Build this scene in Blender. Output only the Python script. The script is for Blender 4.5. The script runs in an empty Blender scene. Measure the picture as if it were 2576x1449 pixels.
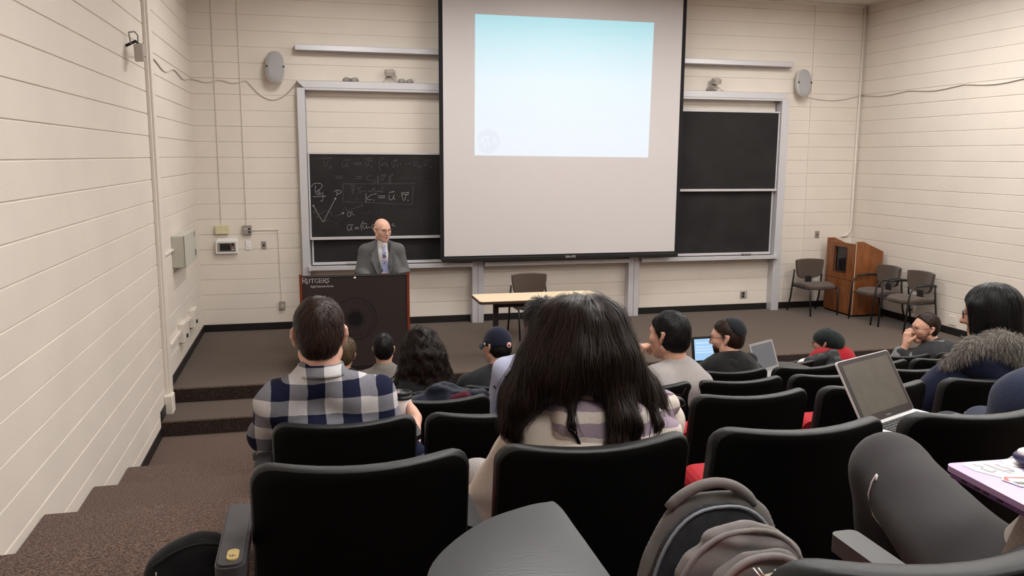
import bpy, bmesh, math, random
import numpy as np
from mathutils import Vector, Matrix
random.seed(7); np.random.seed(7)
SC = bpy.context.scene
COL = SC.collection
PI = math.pi

# ---------------------------------------------------------------- camera
CAM_F, CAM_YAW, CAM_PITCH, CAM_ROLL = 2078.553, 0.23894, 0.157847, 0.0056089
CAM_LOC = Vector((1.45228, -11.59634, 2.36707))
fw = Vector((math.sin(CAM_YAW) * math.cos(CAM_PITCH), math.cos(CAM_YAW) * math.cos(CAM_PITCH), -math.sin(CAM_PITCH)))
r0 = Vector((math.cos(CAM_YAW), -math.sin(CAM_YAW), 0)); u0 = r0.cross(fw)
rt = r0 * math.cos(CAM_ROLL) + u0 * math.sin(CAM_ROLL); up = -r0 * math.sin(CAM_ROLL) + u0 * math.cos(CAM_ROLL)
cd = bpy.data.cameras.new('camera'); cd.sensor_width = 36.0; cd.lens = CAM_F * 36.0 / 2576.0
cd.clip_start = 0.02; cd.clip_end = 100
cam = bpy.data.objects.new('camera', cd); COL.objects.link(cam)
m3 = Matrix((rt, up, -fw)).transposed()
cam.matrix_world = Matrix.Translation(CAM_LOC) @ m3.to_4x4()
SC.camera = cam

# ---------------------------------------------------------------- world and exposure
wd = bpy.data.worlds.new('world'); SC.world = wd; wd.use_nodes = True
wd.node_tree.nodes['Background'].inputs[0].default_value = (0.9, 0.85, 0.78, 1)
wd.node_tree.nodes['Background'].inputs[1].default_value = 0.02
SC.view_settings.view_transform = 'Standard'
SC.view_settings.look = 'None'
SC.view_settings.exposure = 0.0
SC.view_settings.gamma = 1.0
SC.view_settings.use_curve_mapping = False
LAMP_POWER = 32.0          # radiance of the ceiling troffers
LAMP_COLOR = (1.0, 0.975, 0.945)
# troffers: (x, y) centres, 0.6 x 1.2 m
LAMPS = [(2.0, -2.4), (4.85, -2.4), (8.0, -2.4), (2.8, -7.1), (5.75, -5.4), (8.7, -4.5), (2.8, -9.5), (5.75, -7.9), (8.5, -7.2), (2.8, -11.9), (5.75, -10.4), (8.5, -9.9)]
CEIL_Z = 4.69

# ---------------------------------------------------------------- materials
def mat(name, col, rough=0.6, spec=0.5, metal=0.0, var=0.0, vscale=20.0, bump=0.0, bscale=80.0, emit=None, estr=0.0, sheen=0.0, col2=None, detail=3.0, stretch=None, sss=0.0, coat=0.0):
    m = bpy.data.materials.new(name); m.use_nodes = True
    nt = m.node_tree; b = nt.nodes['Principled BSDF']
    b.inputs['Base Color'].default_value = (*col, 1)
    b.inputs['Roughness'].default_value = rough
    b.inputs['Specular IOR Level'].default_value = spec
    b.inputs['Metallic'].default_value = metal
    if coat: b.inputs['Coat Weight'].default_value = coat
    if sheen:
        b.inputs['Sheen Weight'].default_value = sheen
        b.inputs['Sheen Roughness'].default_value = 0.5
    if sss:
        b.inputs['Subsurface Weight'].default_value = sss
        b.inputs['Subsurface Radius'].default_value = (0.01, 0.004, 0.002)
    if emit is not None:
        b.inputs['Emission Color'].default_value = (*emit, 1)
        b.inputs['Emission Strength'].default_value = estr
    tc = None
    if var or bump or col2:
        tc = nt.nodes.new('ShaderNodeTexCoord')
        src = tc.outputs['Object']
        if stretch:
            mp = nt.nodes.new('ShaderNodeMapping'); mp.inputs['Scale'].default_value = stretch
            nt.links.new(src, mp.inputs[0]); src = mp.outputs[0]
    if var or col2:
        n = nt.nodes.new('ShaderNodeTexNoise'); n.inputs['Scale'].default_value = vscale; n.inputs['Detail'].default_value = detail
        nt.links.new(src, n.inputs['Vector'])
        mx = nt.nodes.new('ShaderNodeMix'); mx.data_type = 'RGBA'
        c2 = col2 if col2 else tuple(min(1, c * (1 + var)) for c in col)
        c1 = col if col2 else tuple(c * (1 - var) for c in col)
        mx.inputs['A'].default_value = (*c1, 1); mx.inputs['B'].default_value = (*c2, 1)
        mr = nt.nodes.new('ShaderNodeMapRange'); mr.inputs['From Min'].default_value = 0.3; mr.inputs['From Max'].default_value = 0.7
        nt.links.new(n.outputs['Fac'], mr.inputs['Value'])
        nt.links.new(mr.outputs['Result'], mx.inputs['Factor'])
        nt.links.new(mx.outputs['Result'], b.inputs['Base Color'])
    if bump:
        n2 = nt.nodes.new('ShaderNodeTexNoise'); n2.inputs['Scale'].default_value = bscale; n2.inputs['Detail'].default_value = 4
        nt.links.new(src, n2.inputs['Vector'])
        bp = nt.nodes.new('ShaderNodeBump'); bp.inputs['Strength'].default_value = bump; bp.inputs['Distance'].default_value = 0.01
        nt.links.new(n2.outputs['Fac'], bp.inputs['Height']); nt.links.new(bp.outputs['Normal'], b.inputs['Normal'])
    return m

M = {}
M['wall'] = mat('painted block', (0.70, 0.635, 0.56), 0.62, 0.3, var=0.03, vscale=1.7, bump=0.14, bscale=55)
M['wallpaint'] = mat('wall paint on metal', (0.70, 0.64, 0.565), 0.5, 0.35)
M['ceiling'] = mat('ceiling white', (0.72, 0.68, 0.62), 0.8, 0.2, var=0.04, vscale=60)
M['lamp'] = mat('lamp diffuser', (0.9, 0.9, 0.9), 0.5, 0.3, emit=LAMP_COLOR, estr=LAMP_POWER)
M['black_base'] = mat('black vinyl base', (0.012, 0.011, 0.011), 0.45, 0.3)
M['alu'] = mat('anodised aluminium', (0.56, 0.55, 0.57), 0.38, 0.5, metal=0.25)
M['alu_dark'] = mat('shadowed aluminium channel', (0.30, 0.29, 0.30), 0.4, 0.5, metal=0.3)  # darker copy of the aluminium, shade put into its colour
M['slate'] = mat('chalkboard slate', (0.016, 0.0145, 0.015), 0.75, 0.18, col2=(0.024, 0.022, 0.022), vscale=3.2)
M['chalk'] = mat('chalk', (0.30, 0.285, 0.285), 0.9, 0.1)
M['chalk_dim'] = mat('rubbed chalk', (0.085, 0.082, 0.082), 0.9, 0.1)
M['chalk_faint'] = mat('faint chalk', (0.038, 0.036, 0.036), 0.9, 0.1)
M['screen'] = mat('matte screen fabric', (0.60, 0.565, 0.56), 0.8, 0.15)
M['black_fabric'] = mat('black masking border', (0.012, 0.011, 0.013), 0.7, 0.2)
M['white_plastic'] = mat('white plastic', (0.75, 0.73, 0.72), 0.35, 0.5)
M['beige_plastic'] = mat('beige plastic', (0.42, 0.38, 0.33), 0.4, 0.5)
M['grey_plastic'] = mat('grey grille', (0.36, 0.35, 0.35), 0.6, 0.3, bump=0.3, bscale=900)
M['pale_plastic'] = mat('pale speaker shell', (0.60, 0.57, 0.53), 0.45, 0.4)
M['black_plastic'] = mat('black plastic', (0.01, 0.01, 0.01), 0.4, 0.4)
M['steel'] = mat('brushed steel', (0.36, 0.33, 0.30), 0.4, 0.5, metal=0.5)
M['yellow_box'] = mat('yellowed box', (0.62, 0.57, 0.36), 0.5, 0.4)
M['green_box'] = mat('grey green cabinet', (0.50, 0.49, 0.42), 0.45, 0.4)
M['red_led'] = mat('red indicator', (0.8, 0.03, 0.03), 0.4, 0.3, emit=(1, .05, .05), estr=0.6)
M['cable'] = mat('painted cable', (0.62, 0.565, 0.49), 0.6, 0.3)
M['greycable'] = mat('grey cable', (0.28, 0.26, 0.24), 0.6, 0.3)

def carpet_mat(name, c1, c2, scale=160.0):
    m = bpy.data.materials.new(name); m.use_nodes = True; nt = m.node_tree; b = nt.nodes['Principled BSDF']
    b.inputs['Roughness'].default_value = 0.95; b.inputs['Specular IOR Level'].default_value = 0.08
    b.inputs['Sheen Weight'].default_value = 0.15
    tc = nt.nodes.new('ShaderNodeTexCoord')
    n = nt.nodes.new('ShaderNodeTexNoise'); n.inputs['Scale'].default_value = scale; n.inputs['Detail'].default_value = 2
    n2 = nt.nodes.new('ShaderNodeTexNoise'); n2.inputs['Scale'].default_value = 1.4; n2.inputs['Detail'].default_value = 3
    nt.links.new(tc.outputs['Object'], n.inputs['Vector']); nt.links.new(tc.outputs['Object'], n2.inputs['Vector'])
    cr = nt.nodes.new('ShaderNodeValToRGB')
    cr.color_ramp.elements[0].position = 0.33; cr.color_ramp.elements[0].color = (*[c * 0.35 for c in c1], 1)
    cr.color_ramp.elements[1].position = 0.68; cr.color_ramp.elements[1].color = (*c2, 1)
    e = cr.color_ramp.elements.new(0.5); e.color = (*c1, 1)
    nt.links.new(n.outputs['Fac'], cr.inputs['Fac'])
    mx = nt.nodes.new('ShaderNodeMix'); mx.data_type = 'RGBA'; mx.blend_type = 'MULTIPLY'; mx.inputs['Factor'].default_value = 0.5
    cr2 = nt.nodes.new('ShaderNodeValToRGB'); cr2.color_ramp.elements[0].color = (.75, .72, .70, 1); cr2.color_ramp.elements[1].color = (1.1, 1.08, 1.06, 1)
    nt.links.new(n2.outputs['Fac'], cr2.inputs['Fac'])
    nt.links.new(cr.outputs['Color'], mx.inputs['A']); nt.links.new(cr2.outputs['Color'], mx.inputs['B'])
    nt.links.new(mx.outputs['Result'], b.inputs['Base Color'])
    bp = nt.nodes.new('ShaderNodeBump'); bp.inputs['Strength'].default_value = 0.7; bp.inputs['Distance'].default_value = 0.006
    nt.links.new(n.outputs['Fac'], bp.inputs['Height']); nt.links.new(bp.outputs['Normal'], b.inputs['Normal'])
    return m
M['carpet'] = carpet_mat('stage carpet', (0.074, 0.049, 0.035), (0.175, 0.125, 0.095))
M['carpet2'] = carpet_mat('aisle carpet', (0.090, 0.054, 0.040), (0.225, 0.142, 0.108), 130)
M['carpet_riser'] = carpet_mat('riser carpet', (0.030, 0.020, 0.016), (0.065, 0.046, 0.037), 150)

# ---------------------------------------------------------------- mesh helpers
class MB:
    def __init__(s): s.v = []; s.f = []; s.sm = []
    def add(s, verts, faces, smooth=False):
        o = len(s.v); s.v += [tuple(v) for v in verts]
        s.f += [tuple(i + o for i in f) for f in faces]; s.sm += [smooth] * len(faces)
        return s
    def box(s, lo, hi, ch=0.0, smooth=False):
        lo = [min(a, b) for a, b in zip(lo, hi)], [max(a, b) for a, b in zip(lo, hi)]
        lo, hi = lo
        if ch <= 0:
            v = [(x, y, z) for z in (lo[2], hi[2]) for y in (lo[1], hi[1]) for x in (lo[0], hi[0])]
            return s.add(v, [(0, 2, 3, 1), (4, 5, 7, 6), (0, 1, 5, 4), (2, 6, 7, 3), (0, 4, 6, 2), (1, 3, 7, 5)])
        ch = min(ch, *[(hi[i] - lo[i]) * 0.49 for i in range(3)])
        v = []; idx = {}
        for sx in (0, 1):
            for sy in (0, 1):
                for sz in (0, 1):
                    c = [(lo, hi)[sx][0], (lo, hi)[sy][1], (lo, hi)[sz][2]]; sg = [1 if t == 0 else -1 for t in (sx, sy, sz)]
                    for ax in range(3):
                        p = [c[i] + (0 if i == ax else sg[i] * ch) for i in range(3)]
                        idx[(sx, sy, sz, ax)] = len(v); v.append(p)
        f = []
        q = lambda a, ax: idx[(a[0], a[1], a[2], ax)]
        for ax in range(3):
            o1, o2 = [i for i in range(3) if i != ax]
            for sd in (0, 1):
                def c(p, r):
                    a = [0, 0, 0]; a[ax] = sd; a[o1] = p; a[o2] = r; return a
                ring = [q(c(0, 0), ax), q(c(1, 0), ax), q(c(1, 1), ax), q(c(0, 1), ax)]
                f.append(ring)
        for ax in range(3):
            o1, o2 = [i for i in range(3) if i != ax]
            for p in (0, 1):
                for r in (0, 1):
                    a0 = [0, 0, 0]; a0[o1] = p; a0[o2] = r; a1 = list(a0); a1[ax] = 1
                    f.append([q(a0, o1), q(a1, o1), q(a1, o2), q(a0, o2)])
        for sx in (0, 1):
            for sy in (0, 1):
                for sz in (0, 1): f.append([q((sx, sy, sz), 0), q((sx, sy, sz), 1), q((sx, sy, sz), 2)])
        # orient outwards
        cc = [(lo[i] + hi[i]) / 2 for i in range(3)]
        ff = []
        for t in f:
            p = [Vector(v[i]) for i in t]; n = (p[1] - p[0]).cross(p[2] - p[0]); ctr = sum(p, Vector()) / len(p)
            ff.append(tuple(t) if n.dot(ctr - Vector(cc)) > 0 else tuple(reversed(t)))
        return s.add(v, ff, smooth)
    def tube(s, pts, r, n=8, caps=True, smooth=True):
        pts = [Vector(p) for p in pts]; rr = r if isinstance(r, (list, tuple)) else [r] * len(pts)
        V = []; F = []; ref = None
        for i, p in enumerate(pts):
            t = (pts[min(i + 1, len(pts) - 1)] - pts[max(i - 1, 0)]).normalized()
            if ref is None: ref = t.orthogonal().normalized()
            ref = (ref - t * ref.dot(t)); ref = ref.normalized() if ref.length > 1e-6 else t.orthogonal().normalized()
            b = t.cross(ref)
            for k in range(n):
                a = 2 * PI * k / n; V.append(p + (ref * math.cos(a) + b * math.sin(a)) * rr[i])
        for i in range(len(pts) - 1):
            for k in range(n):
                k2 = (k + 1) % n; F.append((i * n + k, i * n + k2, (i + 1) * n + k2, (i + 1) * n + k))
        s.add(V, F, smooth)
        if caps:
            o = len(s.v) - len(V)
            s.f.append(tuple(o + k for k in reversed(range(n)))); s.sm.append(False)
            s.f.append(tuple(o + (len(pts) - 1) * n + k for k in range(n))); s.sm.append(False)
        return s
    def prism(s, poly, axis, a, b, smooth=False):
        """poly of 2D points (other two axes in order), extruded along axis from a to b"""
        n = len(poly); o1, o2 = [i for i in range(3) if i != axis]
        V = []
        for d in (a, b):
            for p in poly:
                c = [0, 0, 0]; c[axis] = d; c[o1] = p[0]; c[o2] = p[1]; V.append(c)
        F = [tuple(range(n)), tuple(range(2 * n - 1, n - 1, -1))] + [(i, i + n, (i + 1) % n + n, (i + 1) % n) for i in range(n)]
        return s.add(V, F, smooth)
    def lathe(s, prof, c=(0, 0, 0), n=24, smooth=True):
        V = []; F = []
        for r, z in prof:
            for k in range(n):
                a = 2 * PI * k / n; V.append((c[0] + r * math.cos(a), c[1] + r * math.sin(a), c[2] + z))
        for i in range(len(prof) - 1):
            for k in range(n):
                k2 = (k + 1) % n; F.append((i * n + k, i * n + k2, (i + 1) * n + k2, (i + 1) * n + k))
        return s.add(V, F, smooth)
    def xf(s, mtx):
        s.v = [tuple(mtx @ Vector(v)) for v in s.v]; return s
    def mesh(s, name, m=None):
        me = bpy.data.meshes.new(name); me.from_pydata(s.v, [], s.f); me.update()
        me.polygons.foreach_set('use_smooth', s.sm)
        if m is not None: me.materials.append(M[m] if isinstance(m, str) else m)
        return me

def fixn(me):
    bm = bmesh.new(); bm.from_mesh(me); bmesh.ops.recalc_face_normals(bm, faces=bm.faces); bm.to_mesh(me); bm.free()

def obj(name, mb, m, parent=None, kind=None, label=None, fix=True):
    me = mb.mesh(name, m) if isinstance(mb, MB) else mb
    if fix and isinstance(mb, MB): fixn(me)
    o = bpy.data.objects.new(name, me); COL.objects.link(o)
    if parent is not None:
        o.parent = parent
        o.matrix_parent_inverse = Matrix.Identity(4)
    if kind: o['kind'] = kind
    if label: o['label'] = label
    return o
def tag(o, label, cat, group=None, kind=None):
    o['label'] = label; o['category'] = cat
    if group: o['group'] = group
    if kind: o['kind'] = kind
    return o
def empty(name, loc=(0, 0, 0), rz=0.0, label=None, cat=None, group=None):
    o = bpy.data.objects.new(name, None); COL.objects.link(o); o.location = loc; o.rotation_euler = (0, 0, rz); o.empty_display_size = 0.1
    if label: tag(o, label, cat, group)
    return o
def struct(name, mb, m): return obj(name, mb, m, kind='structure')
def dup(root, loc=None, rz=None, label=None, group=None):
    r = root.copy(); COL.objects.link(r)
    if loc is not None: r.location = loc
    if rz is not None: r.rotation_euler = (0, 0, rz)
    if label: r['label'] = label
    if group: r['group'] = group
    for ch in list(root.children):
        c = ch.copy(); COL.objects.link(c); c.parent = r
        for g in list(ch.children):
            d = g.copy(); COL.objects.link(d); d.parent = c
    return r
def text_mesh(txt, size, m, extrude=0.0, align='CENTER'):
    cu = bpy.data.curves.new('txt', 'FONT'); cu.body = txt; cu.size = size; cu.extrude = extrude; cu.align_x = align
    cu.resolution_u = 3
    o = bpy.data.objects.new('txt', cu); COL.objects.link(o)
    dg = bpy.context.evaluated_depsgraph_get(); dg.update()
    me = bpy.data.meshes.new_from_object(o.evaluated_get(dg))
    me.materials.clear(); me.materials.append(M[m] if isinstance(m, str) else m)
    bpy.data.objects.remove(o); bpy.data.curves.remove(cu)
    return me
# maps text (x right, y up) onto a plane facing the room (-Y): x->X, y->Z
FACE = Matrix(((1, 0, 0, 0), (0, 0, 1, 0), (0, 1, 0, 0), (0, 0, 0, 1)))
FACE_NEG_Y = Matrix(((1, 0, 0, 0), (0, 0, -1, 0), (0, 1, 0, 0), (0, 0, 0, 1)))

# ---------------------------------------------------------------- room shell
W = 9.897; ZB = 0.098; CH = 0.2032; YBACK = -14.2
def tier_y(n): return -4.93 - 0.9935 * (n - 1)
def tier_z(n): return -0.037 + 0.2445 * (n - 1)

def course_wall(name, axis, pos, inward, a, b, k0, k1):
    """a wall of long painted block courses: axis 0 = runs along X at Y=pos; axis 1 = runs along Y at X=pos"""
    th = 0.15
    def bx(mb, s0, s1, z0, z1, d0, d1, ch=0):
        if axis == 0: mb.box((s0, pos + inward * d0, z0), (s1, pos + inward * d1, z1), ch)
        else: mb.box((pos + inward * d0, s0, z0), (pos + inward * d1, s1, z1), ch)
    mb = MB(); bx(mb, a - 0.1, b + 0.1, ZB + CH * k0 - 0.3, ZB + CH * k1, -th, -0.007)
    w = obj(name, mb, 'wall', kind='structure')
    rnd = random.Random(hash(name) % 1000)
    for k in range(k0, k1):
        c = MB(); g = (0.0028 if axis else 0.0016) + rnd.uniform(-0.0006, 0.0010)
        bx(c, a, b, ZB + CH * k + g, ZB + CH * (k + 1) - g, -0.03, rnd.uniform(-0.0008, 0.0008), 0.0036 if axis else 0.0026)
        obj('block_course', c, 'wall', w)
    return w
course_wall('wall_left', 1, 0.0, 1, YBACK, 0.0, -3, 23)
course_wall('wall_front', 0, 0.0, -1, -0.02, W + 0.02, 0, 23)
course_wall('wall_right', 1, W, -1, YBACK, 0.0, -3, 23)
mb = MB(); mb.box((-0.2, YBACK - 0.15, -0.5), (W + 0.2, YBACK, CEIL_Z)); struct('wall_back', mb, 'wall')
# block course under the line that meets the floor of the front wall is the base zone
mb = MB(); mb.box((0, -0.004, -0.05), (W, 0.1, ZB)); struct('trim_1', mb, 'wall')

# ceiling with the troffers set into it
mb = MB(); mb.box((-0.2, YBACK - 0.1, CEIL_Z), (W + 0.2, 0.15, CEIL_Z + 0.15)); struct('ceiling', mb, 'ceiling')
# strip added to stand in for the shadow line where ceiling meets front wall
mb = MB(); mb.box((0, -0.03, CEIL_Z - 0.035), (W, 0.0, CEIL_Z), 0.004); struct('shadow_strip', mb, 'ceiling')
for i, (x, y) in enumerate(LAMPS):
    row = ('first', 'second', 'third', 'fourth')[i // 3]; colm = ('nearest the left wall', 'in the middle', 'nearest the right wall')[i % 3]
    t = empty('ceiling_light', (x, y, CEIL_Z - 0.05), 0, f'recessed white ceiling light, {row} row from the stage, {colm}', 'ceiling light', 'ceiling lights')
    f = MB()
    for s in (-1, 1):
        f.box((s * 0.30, -0.62, 0), (s * 0.33, 0.62, 0.05), 0.004); f.box((-0.33, s * 0.60, 0), (0.33, s * 0.63, 0.05), 0.004)
    obj('frame', f, 'white_plastic', t)
    d = MB(); d.box((-0.30, -0.60, 0.012), (0.30, 0.60, 0.03)); obj('diffuser', d, 'lamp', t)

# floors: stage, one step, pit, then the seating tiers (aisle steps are the ends of the tiers)
def slab(name, y0, y1, z, x0=0.0, x1=W, m='carpet', depth=0.6):
    b = MB(); r = 0.018
    # rounded nosing at the front edge (towards y1) or back edge depending on the sign
    b.box((x0, y0, z - depth), (x1, y1, z), 0.012); return obj(name, b, m, kind='structure')
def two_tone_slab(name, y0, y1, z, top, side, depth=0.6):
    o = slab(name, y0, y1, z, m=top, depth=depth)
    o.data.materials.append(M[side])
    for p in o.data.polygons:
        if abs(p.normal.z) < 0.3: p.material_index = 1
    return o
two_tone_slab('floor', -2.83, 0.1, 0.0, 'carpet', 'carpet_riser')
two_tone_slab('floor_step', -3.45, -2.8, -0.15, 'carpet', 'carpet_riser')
slab('floor_pit', -5.2, -3.4, -0.30, m='carpet2')
for n in range(1, 10):
    two_tone_slab('floor_tier', tier_y(n + 1) - (0.3 if n < 9 else 2.0), tier_y(n), tier_z(n), 'carpet2', 'carpet2')
# black vinyl base
def base(name, lo, hi):
    b = MB(); b.box(lo, hi, 0.003); struct(name, b, 'black_base')
base('baseboard_front', (0, -0.012, 0), (W, 0.0, ZB))
base('baseboard_left', (0, -2.83, 0), (0.012, -0.012, ZB))
base('baseboard_right', (W - 0.012, -2.83, 0), (W, -0.012, ZB))
base('baseboard_pit', (0, -4.93, -0.30), (0.012, -3.45, -0.30 + ZB))
base('baseboard_step', (0, -3.45, -0.15), (0.012, -2.83, -0.15 + ZB))
# ================================================================ chalkboards on the front wall
cb = empty('chalkboard', (4.94, 0, 0), 0, 'wide aluminium framed chalkboard unit with sliding black panels on the front wall', 'chalkboard')
def cbx(name, lo, hi, m, parent=None, ch=0.004, label=None):
    b = MB(); b.box((lo[0] - 4.94, lo[1], lo[2]), (hi[0] - 4.94, hi[1], hi[2]), ch)
    return obj(name, b, m, parent or cb, label=label)
for x0, x1 in ((1.322, 1.425), (8.43, 8.555)):
    cbx('side_post', (x0, -0.15, 0.0), (x1, 0.0, 3.245), 'alu')
for x0, x1 in ((3.657, 3.825), (6.03, 6.20)):
    p = cbx('middle_post', (x0, -0.15, 0.0), (x1, 0.0, 3.245), 'alu')
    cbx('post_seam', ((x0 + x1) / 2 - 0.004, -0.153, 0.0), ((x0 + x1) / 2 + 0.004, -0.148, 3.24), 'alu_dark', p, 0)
# mitred top rail
b = MB(); b.prism([(1.322 - 4.94, 3.335), (8.555 - 4.94, 3.335), (8.45 - 4.94, 3.25), (1.408 - 4.94, 3.25)], 1, -0.15, 0.0)
tr = obj('top_rail', b, 'alu', cb)
cbx('rail_lip', (1.425, -0.155, 3.215), (8.43, -0.02, 3.243), 'alu', tr)
cbx('rail_shade_strip', (1.425, -0.151, 3.243), (8.43, -0.02, 3.252), 'alu_dark', tr, 0)  # dark strip put in for the shade below the rail
def board(x0, x1, z0, z1, y, top=0.026, bot=0.038, side=0.024, name='board_panel'):
    p = cbx(name, (x0 + side, y - 0.012, z0 + bot), (x1 - side, y + 0.02, z1 - top), 'slate', ch=0.001)
    cbx('panel_trim', (x0, y - 0.025, z1 - top), (x1, y + 0.02, z1), 'alu', p)
    cbx('panel_trim', (x0, y - 0.032, z0), (x1, y + 0.02, z0 + bot), 'alu', p)
    cbx('panel_trim', (x0, y - 0.02, z0 + bot), (x0 + side, y + 0.02, z1 - top), 'alu', p)
    cbx('panel_trim', (x1 - side, y - 0.02, z0 + bot), (x1, y + 0.02, z1 - top), 'alu', p)
    return p
pl_up = board(1.432, 3.655, 1.234, 2.408, -0.10)
pl_lo = board(1.452, 3.655, 0.885, 1.95, -0.055)
board(3.828, 6.028, 1.234, 2.408, -0.10); board(3.828, 6.028, 0.885, 1.95, -0.055)
board(6.205, 8.425, 1.862, 3.062, -0.10)
board(6.205, 8.405, 0.885, 1.98, -0.055)
# back strip of the tracks beside the panels
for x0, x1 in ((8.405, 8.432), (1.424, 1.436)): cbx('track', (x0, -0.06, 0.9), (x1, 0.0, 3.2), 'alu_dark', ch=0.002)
for x0, x1 in ((1.40, 3.655), (3.828, 6.028), (6.205, 8.47)):
    t = cbx('chalk_tray', (x0, -0.21, 0.855), (x1, -0.03, 0.872), 'alu')
    cbx('tray_lip', (x0, -0.215, 0.825), (x1, -0.205, 0.885), 'alu', t)
    cbx('tray_end', (x0, -0.218, 0.818), (x0 + 0.03, -0.03, 0.888), 'alu', t)
    cbx('tray_end', (x1 - 0.03, -0.218, 0.818), (x1, -0.03, 0.888), 'alu', t)

# ---- chalk writing on the upper left panel, strokes in panel millimetre-like units
def chalk(strokes, name, m, w, panel, label=None):
    b = MB()
    for st in strokes:
        P = []
        for cx, cy in st:
            px = cx / 6.04 - 8 - cy / 1449 * 5; pz = cy / 6.04 - 8
            P.append(Vector((1.457 + px * 0.00532 - 4.94, 0, 2.382 - pz * 0.00531)))
        # smooth the polyline
        if len(P) > 2:
            Q = [P[0]]
            for i in range(len(P) - 1):
                p0, p1, p2, p3 = P[max(i - 1, 0)], P[i], P[i + 1], P[min(i + 2, len(P) - 1)]
                for t in (0.33, 0.66, 1.0):
                    Q.append(0.5 * ((2 * p1) + (p2 - p0) * t + (2 * p0 - 5 * p1 + 4 * p2 - p3) * t * t + (3 * p1 - p0 - 3 * p2 + p3) * t ** 3))
            P = Q
        V = []; F = []
        for i, p in enumerate(P):
            t = (P[min(i + 1, len(P) - 1)] - P[max(i - 1, 0)]); t = t.normalized() if t.length > 0 else Vector((1, 0, 0))
            nrm = Vector((-t.z, 0, t.x)) * w * (0.5 + 0.15 * math.sin(i * 2.1)); y = -0.1135
            V += [(p.x + nrm.x, y, p.z + nrm.z), (p.x - nrm.x, y, p.z - nrm.z)]
        for i in range(len(P) - 1): F.append((2 * i, 2 * i + 1, 2 * i + 3, 2 * i + 2))
        b.add(V, F)
    return obj(name, b, m, panel, kind='stuff', label=label)
def uu(x, y, s=1.0): return [(x, y), (x - 5 * s, y + 50 * s), (x + 15 * s, y + 85 * s), (x + 55 * s, y + 70 * s), (x + 80 * s, y), (x + 72 * s, y + 55 * s), (x + 100 * s, y + 88 * s)]
def vv(x, y, s=1.0): return [(x, y), (x + 22 * s, y + 80 * s), (x + 50 * s, y + 70 * s), (x + 62 * s, y + 10 * s), (x + 85 * s, y)]
def arrow(x0, y0, x1, y1, h=22):
    d = Vector((x1 - x0, y1 - y0)).normalized(); n = Vector((-d.y, d.x)); e = Vector((x1, y1))
    a = e - d * h + n * h * 0.5; c = e - d * h - n * h * 0.5
    return [[(x0, y0), (x1, y1)], [tuple(a), (x1, y1), tuple(c)]]
bright = []
bright += [[(95, 690), (290, 680)], [(140, 520), (130, 600), (150, 655)], [(80, 545), (100, 500), (180, 485), (235, 510), (210, 570), (140, 620)], [(165, 590), (190, 600), (165, 655), (185, 650)], [(205, 620), (190, 650), (205, 660), (225, 630)], [(240, 625), (250, 690), (235, 760), (205, 745)], [(250, 600), (252, 604)]]
bright += [[(460, 600), (455, 680)], [(415, 610), (470, 590), (520, 610), (500, 645), (455, 650)]]
bright += arrow(245, 1080, 440, 705, 30) + arrow(240, 1080, 95, 815, 26) + arrow(240, 1080, 565, 935, 34) + [[(245, 1076), (560, 940)]]
bright += [[(610, 950), (625, 1000), (655, 990), (670, 955), (720, 980)], [(610, 935), (690, 930)]]
bright += [[(1060, 650), (980, 665), (920, 710), (935, 745), (990, 735)], [(1022, 740), (1018, 760)], [(1080, 685), (1190, 683)], [(1085, 712), (1190, 710)]]
bright += [uu(1255, 665, 0.95)] + arrow(1250, 630, 1330, 618, 16) + [[(1400, 700), (1404, 704)], vv(1450, 670, 1.0)] + arrow(1435, 640, 1560, 632, 18) + [[(1440, 655), (1560, 668)], [(1550, 745), (1548, 775)]]
bright += [[(895, 640), (895, 790)]]
bright += [uu(615, 1150, 0.75), [(610, 1130), (700, 1130)], [(720, 1175), (785, 1165)], [(725, 1190), (790, 1192)], [(860, 1075), (820, 1130), (830, 1220)], uu(850, 1130, 0.7), [(845, 1112), (910, 1110)], [(920, 1172), (970, 1170)], uu(990, 1145, 0.6), [(985, 1130), (1035, 1128)], [(1290, 1135), (1330, 1120)], [(1300, 1150), (1350, 1155)]]
mid = []
mid += arrow(220, 118, 380, 98, 18) + [vv(255, 150, 1.0), [(350, 210), (345, 250), (365, 265), (385, 210)]] + [[(440, 205), (446, 208)]] + arrow(550, 135, 655, 130, 16) + [uu(540, 165, 0.9)]
mid += [[(700, 175), (830, 178)], [(705, 203), (830, 200)]] + arrow(875, 115, 970, 103, 14) + [[(910, 135), (1000, 138)], vv(890, 155, 0.8), [(975, 215), (980, 250)], [(1030, 183), (1034, 187)], [(1165, 85), (1110, 150), (1095, 220), (1120, 290)], [(1220, 165), (1150, 185), (1125, 215), (1215, 205)], [(1205, 200), (1225, 190), (1222, 240)]]
mid += arrow(1310, 140, 1375, 125, 14) + [[(1315, 150), (1380, 140)], vv(1285, 165, 0.85), [(1375, 195), (1385, 240)], [(1415, 185), (1435, 185)], [(1425, 170), (1425, 205)]] + [[(1500, 185), (1520, 188)], [(1540, 185), (1560, 180)], [(1575, 170), (1575, 205)], [(1690, 160), (1640, 180), (1640, 210), (1690, 210)], [(1700, 240), (1705, 215), (1725, 240), (1735, 215), (1755, 240)]] + arrow(1800, 135, 1885, 125, 14) + [vv(1790, 155, 0.8), [(1885, 220), (1890, 250), (1910, 230), (1925, 245)]]
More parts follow.
